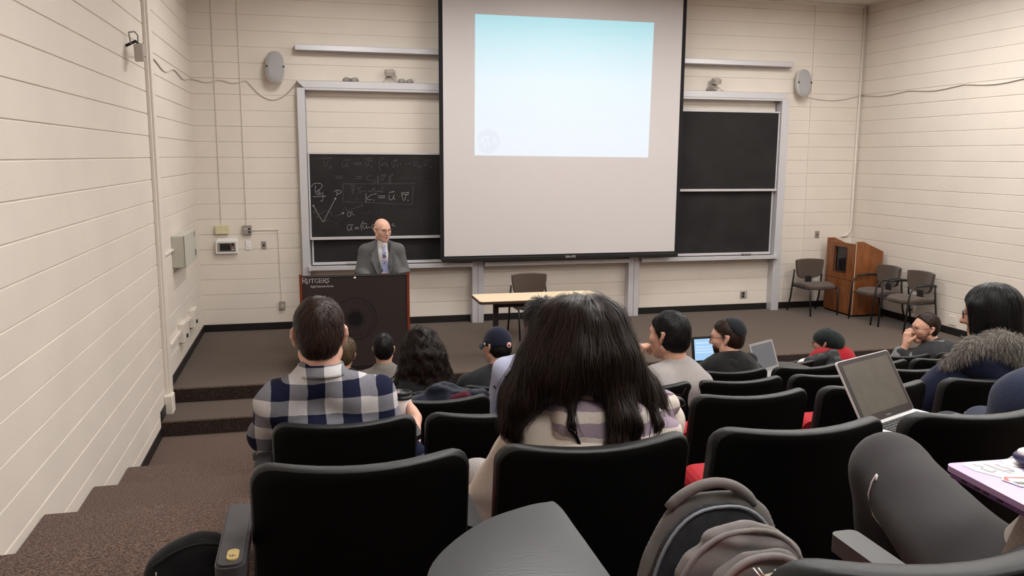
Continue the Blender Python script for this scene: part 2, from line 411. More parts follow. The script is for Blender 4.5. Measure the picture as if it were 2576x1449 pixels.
mid += [[(415, 375), (535, 378)], [(440, 405), (550, 405)], [(735, 385), (830, 385)], [(740, 415), (830, 412)], [(980, 365), (910, 390), (910, 435), (1000, 440)], [(1050, 430), (1015, 450), (1015, 475), (1060, 470)], [(1075, 370), (1072, 485)], [(1090, 365), (1087, 480)], vv(1120, 385, 0.8), [(1120, 360), (1210, 355)], [(1130, 375), (1200, 372)], [(1190, 485), (1192, 489)], [(1250, 370), (1250, 490)], [(1272, 370), (1275, 495)], [(1280, 345), (1310, 340), (1285, 372), (1325, 372)]]
mid += [[(545, 490), (548, 700), (530, 760)], [(550, 495), (1000, 498), (1660, 492)], [(1625, 520), (1612, 820)], [(530, 770), (900, 785), (1620, 822)]]
mid += [[(655, 515), (700, 520), (670, 560), (690, 570), (690, 600), (665, 610)], [(725, 510), (690, 660)], [(830, 545), (770, 560), (800, 600), (820, 625), (770, 632)], [(840, 610), (900, 608)], [(930, 625), (935, 600), (955, 625), (965, 600), (985, 625)], [(1000, 560), (995, 625)], [(985, 580), (1020, 578)], [(1030, 540), (1025, 625), (1045, 600), (1060, 625)], [(1070, 605), (1080, 625), (1095, 600), (1100, 625)], [(1110, 605), (1105, 625), (1130, 605), (1135, 625)], [(1155, 540), (1140, 620), (1165, 620)]]
mid += arrow(600, 915, 850, 825, 26) + [[(550, 880), (590, 860), (605, 915)], [(180, 960), (330, 905), (390, 1000)], [(330, 890), (345, 915)]] + [[(90, 920), (120, 910), (110, 940), (140, 930)], [(140, 980), (170, 1000), (150, 1010)]]
faint = [[(110, 140), (320, 70)], [(1410, 410), (1690, 412)], [(1640, 400), (1690, 412), (1640, 430)], [(1740, 280), (1715, 570)], [(1760, 400), (1830, 370), (1870, 380)], [(1760, 400), (1765, 450), (1870, 465)], [(715, 750), (760, 690), (740, 750)], [(770, 720), (760, 750), (800, 735), (850, 745)], [(850, 960), (900, 940), (930, 970)], [(940, 900), (930, 970)], [(970, 900), (960, 965)], [(1040, 915), (1060, 930), (1040, 960)], vv(1115, 920, 0.5), [(1110, 905), (1180, 903)], [(1430, 940), (1450, 910), (1470, 940)], [(1500, 910), (1520, 940)], [(1550, 870), (1545, 935)], [(1590, 890), (1595, 935), (1640, 900), (1670, 925)], [(1410, 1020), (1460, 1025)], [(1560, 1000), (1610, 1000)], [(1580, 970), (1580, 1025)]]
faint += arrow(1760, 810, 1830, 800, 14) + [vv(1760, 850, 0.5), [(1810, 860), (1870, 865)], [(1815, 885), (1870, 890)], [(1930, 920), (1935, 1010)], [(1740, 1020), (1790, 1010), (1750, 1080), (1780, 1120)], [(360, 1060), (480, 1085), (530, 1040), (555, 960)], [(410, 1110), (440, 1100), (440, 1130), (480, 1125)], [(360, 760), (390, 730), (410, 770)]]
chalk(bright, 'chalk_writing', 'chalk', 0.0062, pl_up, 'bright white chalk writing')
chalk(mid, 'chalk_writing', 'chalk_dim', 0.006, pl_up, 'half rubbed grey chalk writing')
chalk(faint, 'chalk_writing', 'chalk_faint', 0.009, pl_up, 'faint chalk marks')

# board lights above the boards
for x0, x1, lb in ((1.317, 3.60, 'long white board light rail on the wall left of the screen'), (6.28, 8.592, 'long white board light rail on the wall right of the screen')):
    r = empty('board_light', (x0, -0.15, 3.72), 0, lb, 'light rail', 'board light rails')
    b = MB(); b.box((0, 0.0, 0), (x1 - x0, 0.15, 0.075), 0.006); obj('housing', b, 'alu', r)
    b = MB(); b.box((0.02, 0.02, -0.006), (x1 - x0 - 0.02, 0.13, 0.004)); obj('reflector', b, 'alu_dark', r)
    b = MB(); b.box((0.0, -0.003, 0.004), (0.012, 0.15, 0.07), 0.002); b.box((x1 - x0 - 0.012, -0.003, 0.004), (x1 - x0, 0.15, 0.07), 0.002); obj('end_cap', b, 'alu', r)

# ================================================================ projection screen
ps = empty('projection_screen', (4.944, -0.35, 0.92), 0, 'large white roll-down projection screen with black borders hanging before the chalkboards', 'screen')
sx0, sx1 = 3.17 - 4.944, 6.715 - 4.944; sz = 0.92
b = MB(); b.box((sx0 + 0.055, -0.002, 0.075), (sx1 - 0.055, 0.002, 4.62 - sz)); obj('screen_fabric', b, 'screen', ps)
for a, c in ((sx0, sx0 + 0.055), (sx1 - 0.055, sx1)):
    b = MB(); b.box((a, -0.0025, 0.03), (c, 0.003, 4.62 - sz)); obj('side_border', b, 'black_fabric', ps)
b = MB(); b.box((sx0 + 0.055, -0.003, 0.05), (sx1 - 0.055, 0.003, 0.077)); obj('lower_border', b, 'black_fabric', ps)
b = MB(); b.box((sx0 + 0.02, -0.018, 0.0), (sx1 - 0.0, 0.018, 0.055), 0.008); wb = obj('weight_bar', b, 'black_plastic', ps)
me = text_mesh('DA-LITE', 0.042, 'white_plastic', 0.001); me.transform(Matrix.Translation((0.105, -0.0195, 0.022)) @ FACE_NEG_Y); obj('bar_badge', me, None, wb, fix=False)
b = MB(); b.box((sx0 - 0.12, -0.09, 4.60 - sz), (sx1 + 0.12, 0.09, CEIL_Z - sz - 0.012), 0.01); obj('housing', b, 'white_plastic', ps)
pm = bpy.data.materials.new('projected slide'); pm.use_nodes = True; nt = pm.node_tree; pb = nt.nodes['Principled BSDF']
pb.inputs['Base Color'].default_value = (.25, .25, .25, 1); pb.inputs['Roughness'].default_value = 0.8; pb.inputs['Specular IOR Level'].default_value = 0.1
tc = nt.nodes.new('ShaderNodeTexCoord'); sp = nt.nodes.new('ShaderNodeSeparateXYZ'); nt.links.new(tc.outputs['Generated'], sp.inputs[0])
cr = nt.nodes.new('ShaderNodeValToRGB'); nt.links.new(sp.outputs['Z'], cr.inputs['Fac'])
cr.color_ramp.elements[0].position = 0.0; cr.color_ramp.elements[0].color = (.60, .66, .74, 1)
cr.color_ramp.elements[1].position = 1.0; cr.color_ramp.elements[1].color = (.27, .58, .66, 1)
e = cr.color_ramp.elements.new(0.55); e.color = (.56, .68, .76, 1)
e = cr.color_ramp.elements.new(0.85); e.color = (.38, .64, .71, 1)
nt.links.new(cr.outputs['Color'], pb.inputs['Emission Color']); pb.inputs['Emission Strength'].default_value = 1.0
b = MB(); q = [(3.652, 2.378), (6.198, 2.362), (6.225, 4.235), (3.664, 4.24)]
b.prism([(x - 4.944, z - sz) for x, z in q], 1, -0.0035, -0.0022); slide = obj('projected_slide', b, pm, ps, label='projected pale blue slide')
lm = mat('slide emblem', (.25, .25, .25), 0.8, 0.1, emit=(.55, .605, .685), estr=1.0)
lm2 = mat('slide emblem letters', (.25, .25, .25), 0.8, 0.1, emit=(.605, .665, .745), estr=1.0)
b = MB(); b.prism([(3.842 - 4.944 + 0.165 * math.cos(2 * PI * k / 40), 2.57 - sz + 0.165 * math.sin(2 * PI * k / 40)) for k in range(40)], 1, -0.0040, -0.0034); obj('slide_emblem', b, lm, slide)
def slant(txt, x, z, w, s, sh):
    me = text_mesh(txt, s, lm2); me.transform(Matrix.Translation((x - 4.944, -0.0042, z - sz)) @ FACE_NEG_Y @ Matrix(((w, sh, 0, 0), (0, 1, 0, 0), (0, 0, 1, 0), (0, 0, 0, 1)))); return me
obj('emblem_letter', slant('M', 3.755, 2.47, 0.75, 0.24, -0.25), None, slide, fix=False)
obj('emblem_letter', slant('T', 3.86, 2.50, 0.85, 0.20, -0.25), None, slide, fix=False)
obj('emblem_letter', slant('A', 3.945, 2.53, 0.7, 0.15, -0.2), None, slide, fix=False)

# ================================================================ wall fittings
def wall_speaker(x, z, lb):
    t = empty('wall_speaker', (x, -0.02, z), 0, lb, 'speaker', 'wall speakers')
    def capsule(hw, hh, n=14, pinch=0.0):
        P = []
        for k in range(4 * n):
            a = 2 * PI * k / (4 * n); c, s_ = math.cos(a), math.sin(a)
            x_ = hw * abs(c) ** 0.80 * (1 if c >= 0 else -1); z_ = hh * abs(s_) ** 0.86 * (1 if s_ >= 0 else -1)
            x_ *= 1 - pinch * math.exp(-(z_ / 0.05) ** 2); P.append((x_, z_))
        return P
    tilt = Matrix.Rotation(math.radians(-9), 4, 'X')
    b = MB(); o = capsule(0.124, 0.208, pinch=0.04)
    rings = [(-0.13, 0.97), (-0.145, 0.9), (-0.05, 1.0), (-0.02, 0.9), (-0.02, 0.0)]
    V = []; F = []; n = len(o)
    for y, s_ in rings: V += [(p[0] * s_, y, p[1] * s_) for p in o]
    for i in range(len(rings) - 1):
        for k in range(n): F.append((i * n + k, i * n + (k + 1) % n, (i + 1) * n + (k + 1) % n, (i + 1) * n + k))
    # order rings from front to back
    V = []; F = []
    rings = [(-0.135, 0.0), (-0.135, 0.93), (-0.12, 1.0), (-0.06, 0.97), (-0.02, 0.82), (-0.02, 0.0)]
    for y, s_ in rings: V += [(p[0] * s_, y, p[1] * s_) for p in o]
    for i in range(len(rings) - 1):
        for k in range(n): F.append((i * n + k, i * n + (k + 1) % n, (i + 1) * n + (k + 1) % n, (i + 1) * n + k))
    b.add(V, F, True); b.xf(tilt); obj('shell', b, 'pale_plastic', t)
    b = MB(); o = capsule(0.115, 0.198, pinch=0.05); rings = [(-0.150, 0.0), (-0.149, 0.6), (-0.146, 0.92), (-0.134, 1.0)]
    V = []; F = []; n = len(o)
    for y, s_ in rings: V += [(p[0] * s_, y, p[1] * s_) for p in o]
    for i in range(len(rings) - 1):
        for k in range(n): F.append((i * n + k, i * n + (k + 1) % n, (i + 1) * n + (k + 1) % n, (i + 1) * n + k))
    b.add(V, F, True); b.xf(tilt); obj('grille', b, 'grey_plastic', t)
    for sgn in (-1, 1):
        b = MB(); b.prism([(sgn * 0.115, -0.018), (sgn * 0.115, 0.018), (sgn * 0.088, 0.0)], 1, -0.1535, -0.14); b.xf(tilt); obj('side_vent', b, 'black_plastic', t)
    b = MB(); b.box((-0.04, -0.03, -0.05), (0.04, 0.02, 0.05), 0.004); obj('bracket', b, 'pale_plastic', t)
wall_speaker(1.062, 3.48, 'oval grey wall speaker left of the chalkboards')
wall_speaker(8.787, 3.475, 'oval grey wall speaker right of the chalkboards')

def wall_box(name, x0, x1, z0, z1, d, m, lb, cat, extra=()):
    t = empty(name, ((x0 + x1) / 2, 0, z0), 0, lb, cat)
    b = MB(); b.box((-(x1 - x0) / 2, -d, 0), ((x1 - x0) / 2, 0, z1 - z0), min(0.006, d * 0.4)); obj('cover', b, m, t)
    for nm, lx0, lx1, lz0, lz1, dd, mm in extra:
        b = MB(); b.box((lx0, -d - dd, lz0), (lx1, -d + 0.002, lz1), min(0.002, dd * 0.4)); obj(nm, b, mm, t)
    return t
wall_box('junction_box', 0.21, 0.385, 1.325, 1.443, 0.05, 'yellow_box', 'yellowed blank junction box at the end of the left conduit', 'box', [('screw', -0.07, -0.062, 0.05, 0.058, .002, 'steel'), ('screw', 0.062, 0.07, 0.05, 0.058, .002, 'steel')])
wall_box('jack_box', 0.563, 0.675, 1.313, 1.437, 0.045, 'steel', 'brown metal jack box beside the yellowed box', 'box', [('jack', 0.015, 0.038, 0.065, 0.09, .003, 'black_plastic'), ('jack', 0.015, 0.04, 0.02, 0.05, .003, 'black_plastic'), ('label_strip', -0.045, 0.005, 0.075, 0.083, .001, 'white_plastic')])
t = wall_box('control_panel', 0.207, 0.49, 1.063, 1.245, 0.06, 'white_plastic', 'white wall control panel with dark display and red lamp', 'control panel')
for nm, a in (('bezel', (-0.115, 0.03, 0.115, 0.15, 0.006, 'steel')), ('display', (-0.085, 0.042, 0.052, 0.138, 0.010, 'black_plastic')), ('keypad', (0.06, 0.04, 0.098, 0.142, 0.009, 'black_plastic')), ('indicator', (0.067, 0.098, 0.082, 0.108, 0.012, 'red_led')), ('button', (0.067, 0.05, 0.09, 0.066, 0.012, 'white_plastic')), ('button', (0.067, 0.074, 0.09, 0.09, 0.012, 'beige_plastic')), ('top_tab', (-0.02, 0.15, 0.06, 0.162, 0.006, 'white_plastic')), ('back_plate', (-0.12, 0.178, 0.13, 0.205, -0.045, 'white_plastic'))):
    b = MB(); b.box((a[0], -0.06 - a[4], a[1]), (a[2], -0.0 if nm == 'back_plate' else -0.055, a[3]), 0.002); obj(nm, b, a[5], t)
wall_box('light_switch', 0.585, 0.661, 1.103, 1.23, 0.012, 'white_plastic', 'white light switch plate right of the control panel', 'switch', [('rocker', -0.016, 0.016, 0.03, 0.098, .006, 'white_plastic')])
wall_box('wall_socket', 0.789, 0.852, 1.109, 1.218, 0.01, 'steel', 'brown metal socket plate right of the white switch', 'socket', [('port', -0.012, 0.012, 0.04, 0.07, .003, 'black_plastic')])
wall_box('outlet_box', 0.996, 1.071, 0.276, 0.392, 0.04, 'steel', 'grey outlet box low on the wall below the thin conduit', 'outlet', [('outlet_face', -0.02, 0.02, 0.03, 0.085, .003, 'beige_plastic')])
wall_box('wall_outlet', 7.965, 8.082, 0.183, 0.297, 0.012, 'steel', 'metal double outlet low on the wall below the right chalkboard', 'outlet', [('outlet_face', -0.03, 0.012, 0.06, 0.095, .003, 'black_plastic'), ('outlet_face', -0.03, 0.012, 0.018, 0.05, .003, 'black_plastic'), ('outlet_side', 0.022, 0.05, 0.012, 0.1, .002, 'beige_plastic')])
wall_box('wall_socket', 9.223, 9.302, 1.117, 1.226, 0.01, 'steel', 'brown metal socket plate above the wooden lectern', 'socket', [('port', -0.01, 0.01, 0.045, 0.065, .003, 'black_plastic')])
def conduit(name, pts, r, lb, m='wallpaint'):
    t = MB()
    if r < 0.015:      # flat surface raceway
        for p, q in zip(pts, pts[1:]):
            d = Vector((q[0] - p[0], 0, q[2] - p[2])).normalized(); nn = Vector((-d.z, 0, d.x)) * r; e = d * r * 0.6
            P = [Vector(p) - e - nn, Vector(p) - e + nn, Vector(q) + e + nn, Vector(q) + e - nn]
            t.prism([(a.x, a.z) for a in P], 1, -r * 2.2, 0.001)
    else: t.tube(pts, r, 8)
    o = obj(name, t, m); tag(o, lb, 'conduit'); return o
conduit('conduit', [(0.296, -0.006, CEIL_Z), (0.296, -0.006, 1.44)], 0.0065, 'thin cream conduit running up the wall from the yellowed box')
conduit('conduit', [(0.615, -0.006, CEIL_Z), (0.615, -0.006, 1.435)], 0.0065, 'thin cream conduit running up the wall from the brown jack box')
conduit('conduit', [(0.675, -0.010, 1.372), (1.015, -0.010, 1.372), (1.03, -0.010, 0.39)], 0.006, 'thin cream conduit bending down to the low outlet box')
conduit('conduit', [(8.995, -0.003, CEIL_Z), (9.03, -0.003, 0.84)], 0.007, 'flat cream conduit on the wall beside the right speaker')
conduit('conduit', [(9.845, -0.02, CEIL_Z), (9.855, -0.02, 1.32), (9.845, -0.02, 1.22), (9.79, -0.02, 1.15), (9.70, -0.02, 1.13)], 0.015, 'thick cream conduit in the right corner bending behind the wooden lectern')
# assisted listening receivers and their coiled leads
def receiver(x, z, lb):
    t = empty('wall_sensor', (x, -0.02, z), 0, lb, 'sensor', 'small beige wall sensors')
    R = Matrix.Rotation(math.radians(24), 4, 'X') @ Matrix.Rotation(math.radians(14), 4, 'Z')
    b = MB(); b.box((-0.065, -0.12, -0.035), (0.065, -0.03, 0.035), 0.006); b.xf(R); obj('body', b, 'beige_plastic', t)
    b = MB(); b.box((0.03, -0.124, -0.006), (0.04, -0.118, 0.004), 0.001); b.xf(R); obj('lens', b, 'black_plastic', t)
    b = MB(); b.tube([(0, 0.02, -0.03), (0, -0.04, -0.05), (0.0, -0.06, -0.03)], 0.014); b.tube([(-0.025, -0.05, -0.075), (0.025, -0.05, -0.075)], 0.012); obj('bracket', b, 'black_plastic', t)
    b = MB(); b.tube([(0.02, -0.05, -0.08), (0.08, -0.04, -0.13), (0.14, -0.06, -0.17), (0.2, -0.06, -0.185)], 0.004, 5); b.tube([(-0.03, -0.04, -0.08), (-0.06, -0.03, -0.14), (-0.12, -0.06, -0.18)], 0.004, 5); obj('lead', b, 'greycable', t)
receiver(2.53, 3.50, 'small beige sensor on the wall above the left chalkboard')
receiver(7.34, 3.515, 'small beige sensor on the wall above the right chalkboard')
def coil(x, lb, w=0.2):
    b = MB(); rnd = random.Random(x)
    for s in (-1, 1):
        for j in range(5):
            cx = x + s * w * 0.27 + rnd.uniform(-.012, .012); h = 0.010 + 0.005 * j * rnd.uniform(.6, 1.1); ww = w * 0.24 * rnd.uniform(.8, 1.15)
            b.tube([(cx + ww * math.cos(a), -0.09 + 0.04 * math.sin(a * 1.0 + j), 3.345 + h * (1 + math.sin(a)) * 0.9) for a in np.linspace(0, 2 * PI, 15)], 0.0035, 4)
    b.tube([(x - w * 0.5, -0.09, 3.34), (x + w * 0.5, -0.09, 3.343)], 0.006, 5)
    tag(obj('cable_coil', b, 'greycable'), lb, 'cable', 'coiled cables on the chalkboard frame')
coil(2.03, 'left coiled grey cable lying on the chalkboard frame')
coil(2.76, 'coiled grey cable on the frame below the left wall sensor')
coil(7.28, 'coiled grey cable on the frame below the right wall sensor', 0.16)
# left wall: sensor, raceway strip, cable, cabinet, outlets
t = empty('wall_sensor', (0.02, -3.93, 3.24), 0, 'small beige sensor with looped lead high on the left wall', 'sensor', 'small beige wall sensors')
R = Matrix.Rotation(math.radians(12), 4, 'X')
b = MB(); b.box((0.05, -0.06, -0.1), (0.12, 0.06, 0.04), 0.006); b.xf(R); obj('body', b, 'beige_plastic', t)
b = MB(); b.tube([(-0.02, 0, 0.02), (0.06, 0, 0.06), (0.085, 0, 0.03)], 0.012); obj('bracket', b, 'black_plastic', t)
b = MB(); b.box((0.118, 0.02, -0.07), (0.123, 0.035, -0.055), 0.001); obj('lens', b, 'black_plastic', t)
b = MB(); b.tube([(0.02, -0.06, 0.12), (0.05, 0.02, 0.14), (0.06, 0.1, 0.12), (0.06, 0.08, 0.02), (0.03, 0.18, -0.02), (0.01, 0.5, 0.0)], 0.006, 6); b.tube([(0.03, -0.05, 0.03), (0.02, -0.06, 0.12)], 0.006, 6); obj('lead', b, 'greycable', t)
t = empty('cable_raceway', (0, -3.02, 0), 0, 'tall cream cable raceway running up the left wall', 'raceway')
b = MB(); b.box((0, -0.085, -0.08), (0.05, 0.06, CEIL_Z), 0.004); obj('channel', b, 'wallpaint', t)
b = MB(); b.box((0, -0.12, -0.13), (0.03, -0.085, CEIL_Z), 0.003); obj('side_strip', b, 'wallpaint', t)
b = MB(); b.box((0, -0.19, -0.16), (0.075, -0.03, 0.03), 0.006); obj('end_box', b, 'wallpaint', t)
b = MB(); b.box((0, -0.02, -0.14), (0.06, 0.05, -0.06), 0.012); obj('elbow', b, 'wallpaint', t)
b = MB(); P = [(0.03, -2.93, 3.31), (0.008, -2.75, 3.29)]
for k in range(1, 41): P.append((0.008, -2.75 + 2.72 * k / 40, 3.29 + 0.04 * k / 40 - 0.07 * math.sin(k * PI / 20) ** 2 * (1 if k < 20 else 0.8)))
b.tube(P, 0.0075, 6)
P = [(0.02, -0.012, 3.33)]
for k in range(0, 33): P.append((0.03 + 0.66 * k / 32, -0.012, 3.325 - 0.035 * math.sin(k * PI / 16) ** 2))
P += [(0.70 + 0.62 * t, -0.014 - 0.03 * t ** 6, 3.325 - 0.235 * math.sin(PI * t) ** 0.9) for t in np.linspace(0.03, 1, 26)]
b.tube(P, 0.0065, 6); tag(obj('signal_cable', b, 'cable'), 'thin cream cable draped along the left wall to the chalkboard frame', 'cable')
b = MB(); P = []
for k in range(0, 25): P.append((W - 0.012, -0.02 - 4.2 * k / 24, 3.34 + 0.004 * k / 24 - 0.04 * abs(math.sin(k * PI / 6)) ** 1.3))
b.tube(P, 0.007, 6)
P = [(9.86, -0.012, 3.34)] + [(9.84 - 0.9 * k / 10, -0.012, 3.335 - 0.06 * math.sin(k * PI / 10) - 0.004 * k) for k in range(0, 11)]
b.tube(P, 0.007, 6); tag(obj('signal_cable', b, 'cable'), 'thin cream cable draped along the right wall from the right speaker', 'cable')
t = empty('electrical_cabinet', (0, -1.82, 1.17), 0, 'grey green metal cabinet with side latch on the left wall', 'cabinet')
b = MB(); b.box((0, -0.42, 0), (0.13, 0.42, 0.34), 0.006); obj('body', b, 'green_box', t)
b = MB(); b.box((0.13, -0.43, -0.005), (0.14, 0.43, 0.345), 0.003); dr = obj('door', b, 'green_box', t)
b = MB(); b.box((0.14, 0.30, 0.05), (0.155, 0.34, 0.12), 0.004); obj('latch', b, 'steel', dr)
b = MB(); b.box((0.14, 0.26, 0.27), (0.143, 0.38, 0.32), 0.001); obj('plate', b, 'steel', dr)
b = MB(); b.box((0, -2.72, 1.355), (0.022, -2.24, 1.375), 0.003); tag(obj('cable_raceway', b, 'wallpaint'), 'short cream raceway into the grey green cabinet', 'raceway')
t = empty('cable_raceway', (0, -1.9, 0.42), 0, 'low cream raceway with two outlet boxes on the left wall', 'raceway')
b = MB(); b.box((0, -0.88, 0.0), (0.03, 1.0, 0.04), 0.004); obj('channel', b, 'wallpaint', t)
for y in (-0.05, 0.78):
    b = MB(); b.box((0, y - 0.16, -0.10), (0.06, y + 0.12, 0.11), 0.006); ob_ = obj('outlet_box', b, 'wallpaint', t)
    b = MB(); b.box((0.06, y - 0.02, -0.07), (0.075, y + 0.02, -0.03), 0.002); obj('plug', b, 'black_plastic', ob_)
# right wall plates
def rplate(y0, y1, z0, z1, m, lb, port=True):
    t = empty('wall_socket', (W, (y0 + y1) / 2, z0), 0, lb, 'socket')
    b = MB(); b.box((-0.012, y0 - (y0 + y1) / 2, 0), (0, y1 - (y0 + y1) / 2, z1 - z0), 0.003); obj('cover', b, m, t)
    b = MB(); b.box((-0.016, -0.015, 0.03), (-0.01, 0.015, 0.06), 0.001); obj('port', b, 'black_plastic' if port else m, t)
rplate(-1.53, -1.45, 0.155, 0.255, 'steel', 'dark metal socket on the right wall behind the chairs')
rplate(-2.36, -2.22, 0.135, 0.26, 'wallpaint', 'cream painted blank plate low on the right wall', False)

# erasers on the trays
for x, lb in ((7.97, 'black chalk eraser on the right chalk tray'), (1.98, 'black chalk eraser on the left chalk tray')):
    t = empty('chalk_eraser', (x, -0.13, 0.872), 0.05, lb, 'eraser', 'chalk erasers')
    b = MB(); b.box((-0.07, -0.025, 0), (0.07, 0.025, 0.02), 0.004); obj('felt', b, 'black_fabric', t)
    b = MB(); b.box((-0.07, -0.026, 0.02), (0.07, 0.026, 0.034), 0.004); obj('block', b, 'greycable', t)
# ================================================================ stage furniture
def wood(name, c1, c2, rough=0.35, stretch=(6, 6, 1.2)):
    return mat(name, c1, rough, 0.4, col2=c2, vscale=3.0, detail=6, stretch=stretch)
M['oak'] = wood('orange oak veneer', (0.15, 0.046, 0.013), (0.27, 0.098, 0.032))
M['oak_edge'] = mat('pale edge strip', (0.55, 0.42, 0.30), 0.4, 0.4)
M['cherry'] = wood('cherry edge', (0.16, 0.028, 0.012), (0.22, 0.045, 0.02))
M['podium'] = mat('dark brown laminate', (0.030, 0.021, 0.020), 0.55, 0.3, var=0.12, vscale=300)
M['podium_top'] = mat('dark grey laminate', (0.06, 0.055, 0.058), 0.5, 0.3)
M['seal'] = mat('dark printed seal', (0.007, 0.006, 0.006), 0.6, 0.2)
M['lettering'] = mat('white lettering', (0.70, 0.66, 0.64), 0.6, 0.3)
M['maple'] = mat('maple laminate', (0.74, 0.585, 0.39), 0.35, 0.4, var=0.03, vscale=8, stretch=(1, 8, 8))
M['table_edge'] = mat('dark brown vinyl edge', (0.05, 0.028, 0.02), 0.45, 0.4)
M['black_metal'] = mat('black powder coated steel', (0.014, 0.012, 0.012), 0.45, 0.4)
M['taupe'] = mat('taupe upholstery', (0.074, 0.053, 0.041), 0.9, 0.15, var=0.22, vscale=260, bump=0.25, bscale=400, sheen=0.2)
M['taupe_shell'] = mat('taupe chair shell', (0.15, 0.115, 0.092), 0.6, 0.3)

# podium with printed panel
pd = empty('podium', (1.9, -2.5, 0), 0, 'dark brown podium with white printed wordmark standing at the stage edge', 'podium')
PX0, PX1, PZ = 1.307 - 1.9, 2.493 - 1.9, 1.085
b = MB(); b.box((PX0 + 0.028, 0.012, 0.05), (PX1 - 0.028, 0.035, PZ - 0.02), 0.002); fp = obj('front_panel', b, 'podium', pd)
for a, c in ((PX0, PX0 + 0.028), (PX1 - 0.028, PX1)):
    b = MB(); b.prism([(0, 0), (0.62, 0), (0.62, 1.0), (0, PZ + 0.012)], 0, a, c); obj('side_panel', b, 'cherry', pd)
b = MB(); b.box((PX0 + 0.028, 0.02, 0.0), (PX1 - 0.028, 0.60, 0.05)); obj('plinth', b, 'black_metal', pd)
b = MB(); b.prism([(0.0, PZ - 0.022), (0.6, 0.97), (0.6, 0.99), (0.0, PZ)], 0, PX0 + 0.028, PX1 - 0.028); obj('top', b, 'podium_top', pd)
b = MB(); b.box((PX0 + 0.028, 0.6, 0.05), (PX1 - 0.028, 0.62, 0.98)); obj('back_panel', b, 'podium', pd)
b = MB(); b.lathe([(0, 0), (0.012, 0.001), (0.016, 0.004), (0.016, 0.012), (0.0, 0.012)], n=16); b.xf(Matrix.Translation((-0.003, 0.012, 1.043)) @ Matrix.Rotation(PI / 2, 4, 'X')); obj('lock', b, mat('chrome', (.8, .8, .8), 0.2, 0.5, metal=1.0), pd)
# wordmark: serif capitals from strokes (x right, z up, unit cap height 1)
LET = {'R': ([[(0.15, 0), (0.15, 1)], [(0.15, 1), (0.5, 1), (0.68, 0.9), (0.70, 0.75), (0.64, 0.6), (0.45, 0.52), (0.15, 0.52)], [(0.38, 0.52), (0.62, 0.2), (0.85, -0.12), (1.1, -0.25)]], 0.80, [(0.02, 0.28, 0), (0.02, 0.2, 1)]),
       'U': ([[(0.15, 1), (0.15, 0.3), (0.25, 0.08), (0.45, 0.0), (0.65, 0.08), (0.74, 0.3), (0.74, 1)]], 0.95, [(0.02, 0.28, 1), (0.62, 0.87, 1)]),
       'T': ([[(0.4, 0), (0.4, 1)], [(0.02, 1), (0.78, 1)], [(0.02, 1), (0.02, 0.84)], [(0.78, 1), (0.78, 0.84)]], 0.84, [(0.27, 0.53, 0)]),
       'G': ([[(0.82, 0.86), (0.6, 1.0), (0.35, 0.97), (0.12, 0.75), (0.08, 0.45), (0.2, 0.15), (0.45, 0.0), (0.7, 0.04), (0.8, 0.12)], [(0.8, 0.1), (0.8, 0.42)], [(0.82, 1.0), (0.82, 0.8)]], 0.98, [(0.66, 0.93, 0.42)]),
       'E': ([[(0.15, 0), (0.15, 1)], [(0.15, 1), (0.66, 1), (0.66, 0.86)], [(0.15, 0.52), (0.55, 0.52)], [(0.15, 0), (0.70, 0), (0.70, 0.16)], [(0.55, 0.62), (0.55, 0.42)]], 0.80, [(0.02, 0.28, 0), (0.02, 0.2, 1)]),
       'S': ([[(0.56, 0.84), (0.4, 0.99), (0.2, 0.95), (0.1, 0.78), (0.2, 0.6), (0.48, 0.42), (0.58, 0.24), (0.5, 0.06), (0.3, 0.0), (0.1, 0.08), (0.06, 0.2)], [(0.57, 1.0), (0.57, 0.82)], [(0.06, 0.0), (0.06, 0.2)]], 0.70, [])}
def serif(word, x, z, size, big, name, m, parent, y):
    for i, chh in enumerate(word):
        st, adv, sf = LET[chh]; s = size * (big if i == 0 else 1.0)
        b = MB()
        def bar(p, q, w):
            d = Vector((q[0] - p[0], q[1] - p[1])); L = d.length
            if L < 1e-6: return
            d /= L; n = Vector((-d.y, d.x)) * w * 0.5; e = d * w * 0.2
            P = [(p[0] - e.x + n.x, p[1] - e.y + n.y), (p[0] - e.x - n.x, p[1] - e.y - n.y), (q[0] + e.x - n.x, q[1] + e.y - n.y), (q[0] + e.x + n.x, q[1] + e.y + n.y)]
            b.add([(x + u * s, y, z + v * s) for u, v in P], [(0, 1, 2, 3)])
        for poly in st:
            for p, q in zip(poly, poly[1:]):
                w = 0.13 if abs(q[1] - p[1]) > abs(q[0] - p[0]) * 0.8 else 0.07
                bar(p, q, w)
        for u0, u1, v in sf: bar((u0, v), (u1, v), 0.05)
        obj(name, b, m, parent)
        x += adv * s + 0.06 * size
        if i == 0: x -= 0.03 * size
serif('RUTGERS', 1.335 - 1.9, 1.002, 0.0455, 1.22, 'letter', 'lettering', fp, 0.0108)
me = text_mesh('Digital Classroom Services', 0.034, 'lettering', align='LEFT'); me.transform(Matrix.Translation((1.424 - 1.9, 0.0108, 0.951)) @ FACE_NEG_Y @ Matrix.Diagonal((0.66, 1, 1, 1))); obj('small_lettering', me, None, fp, fix=False)
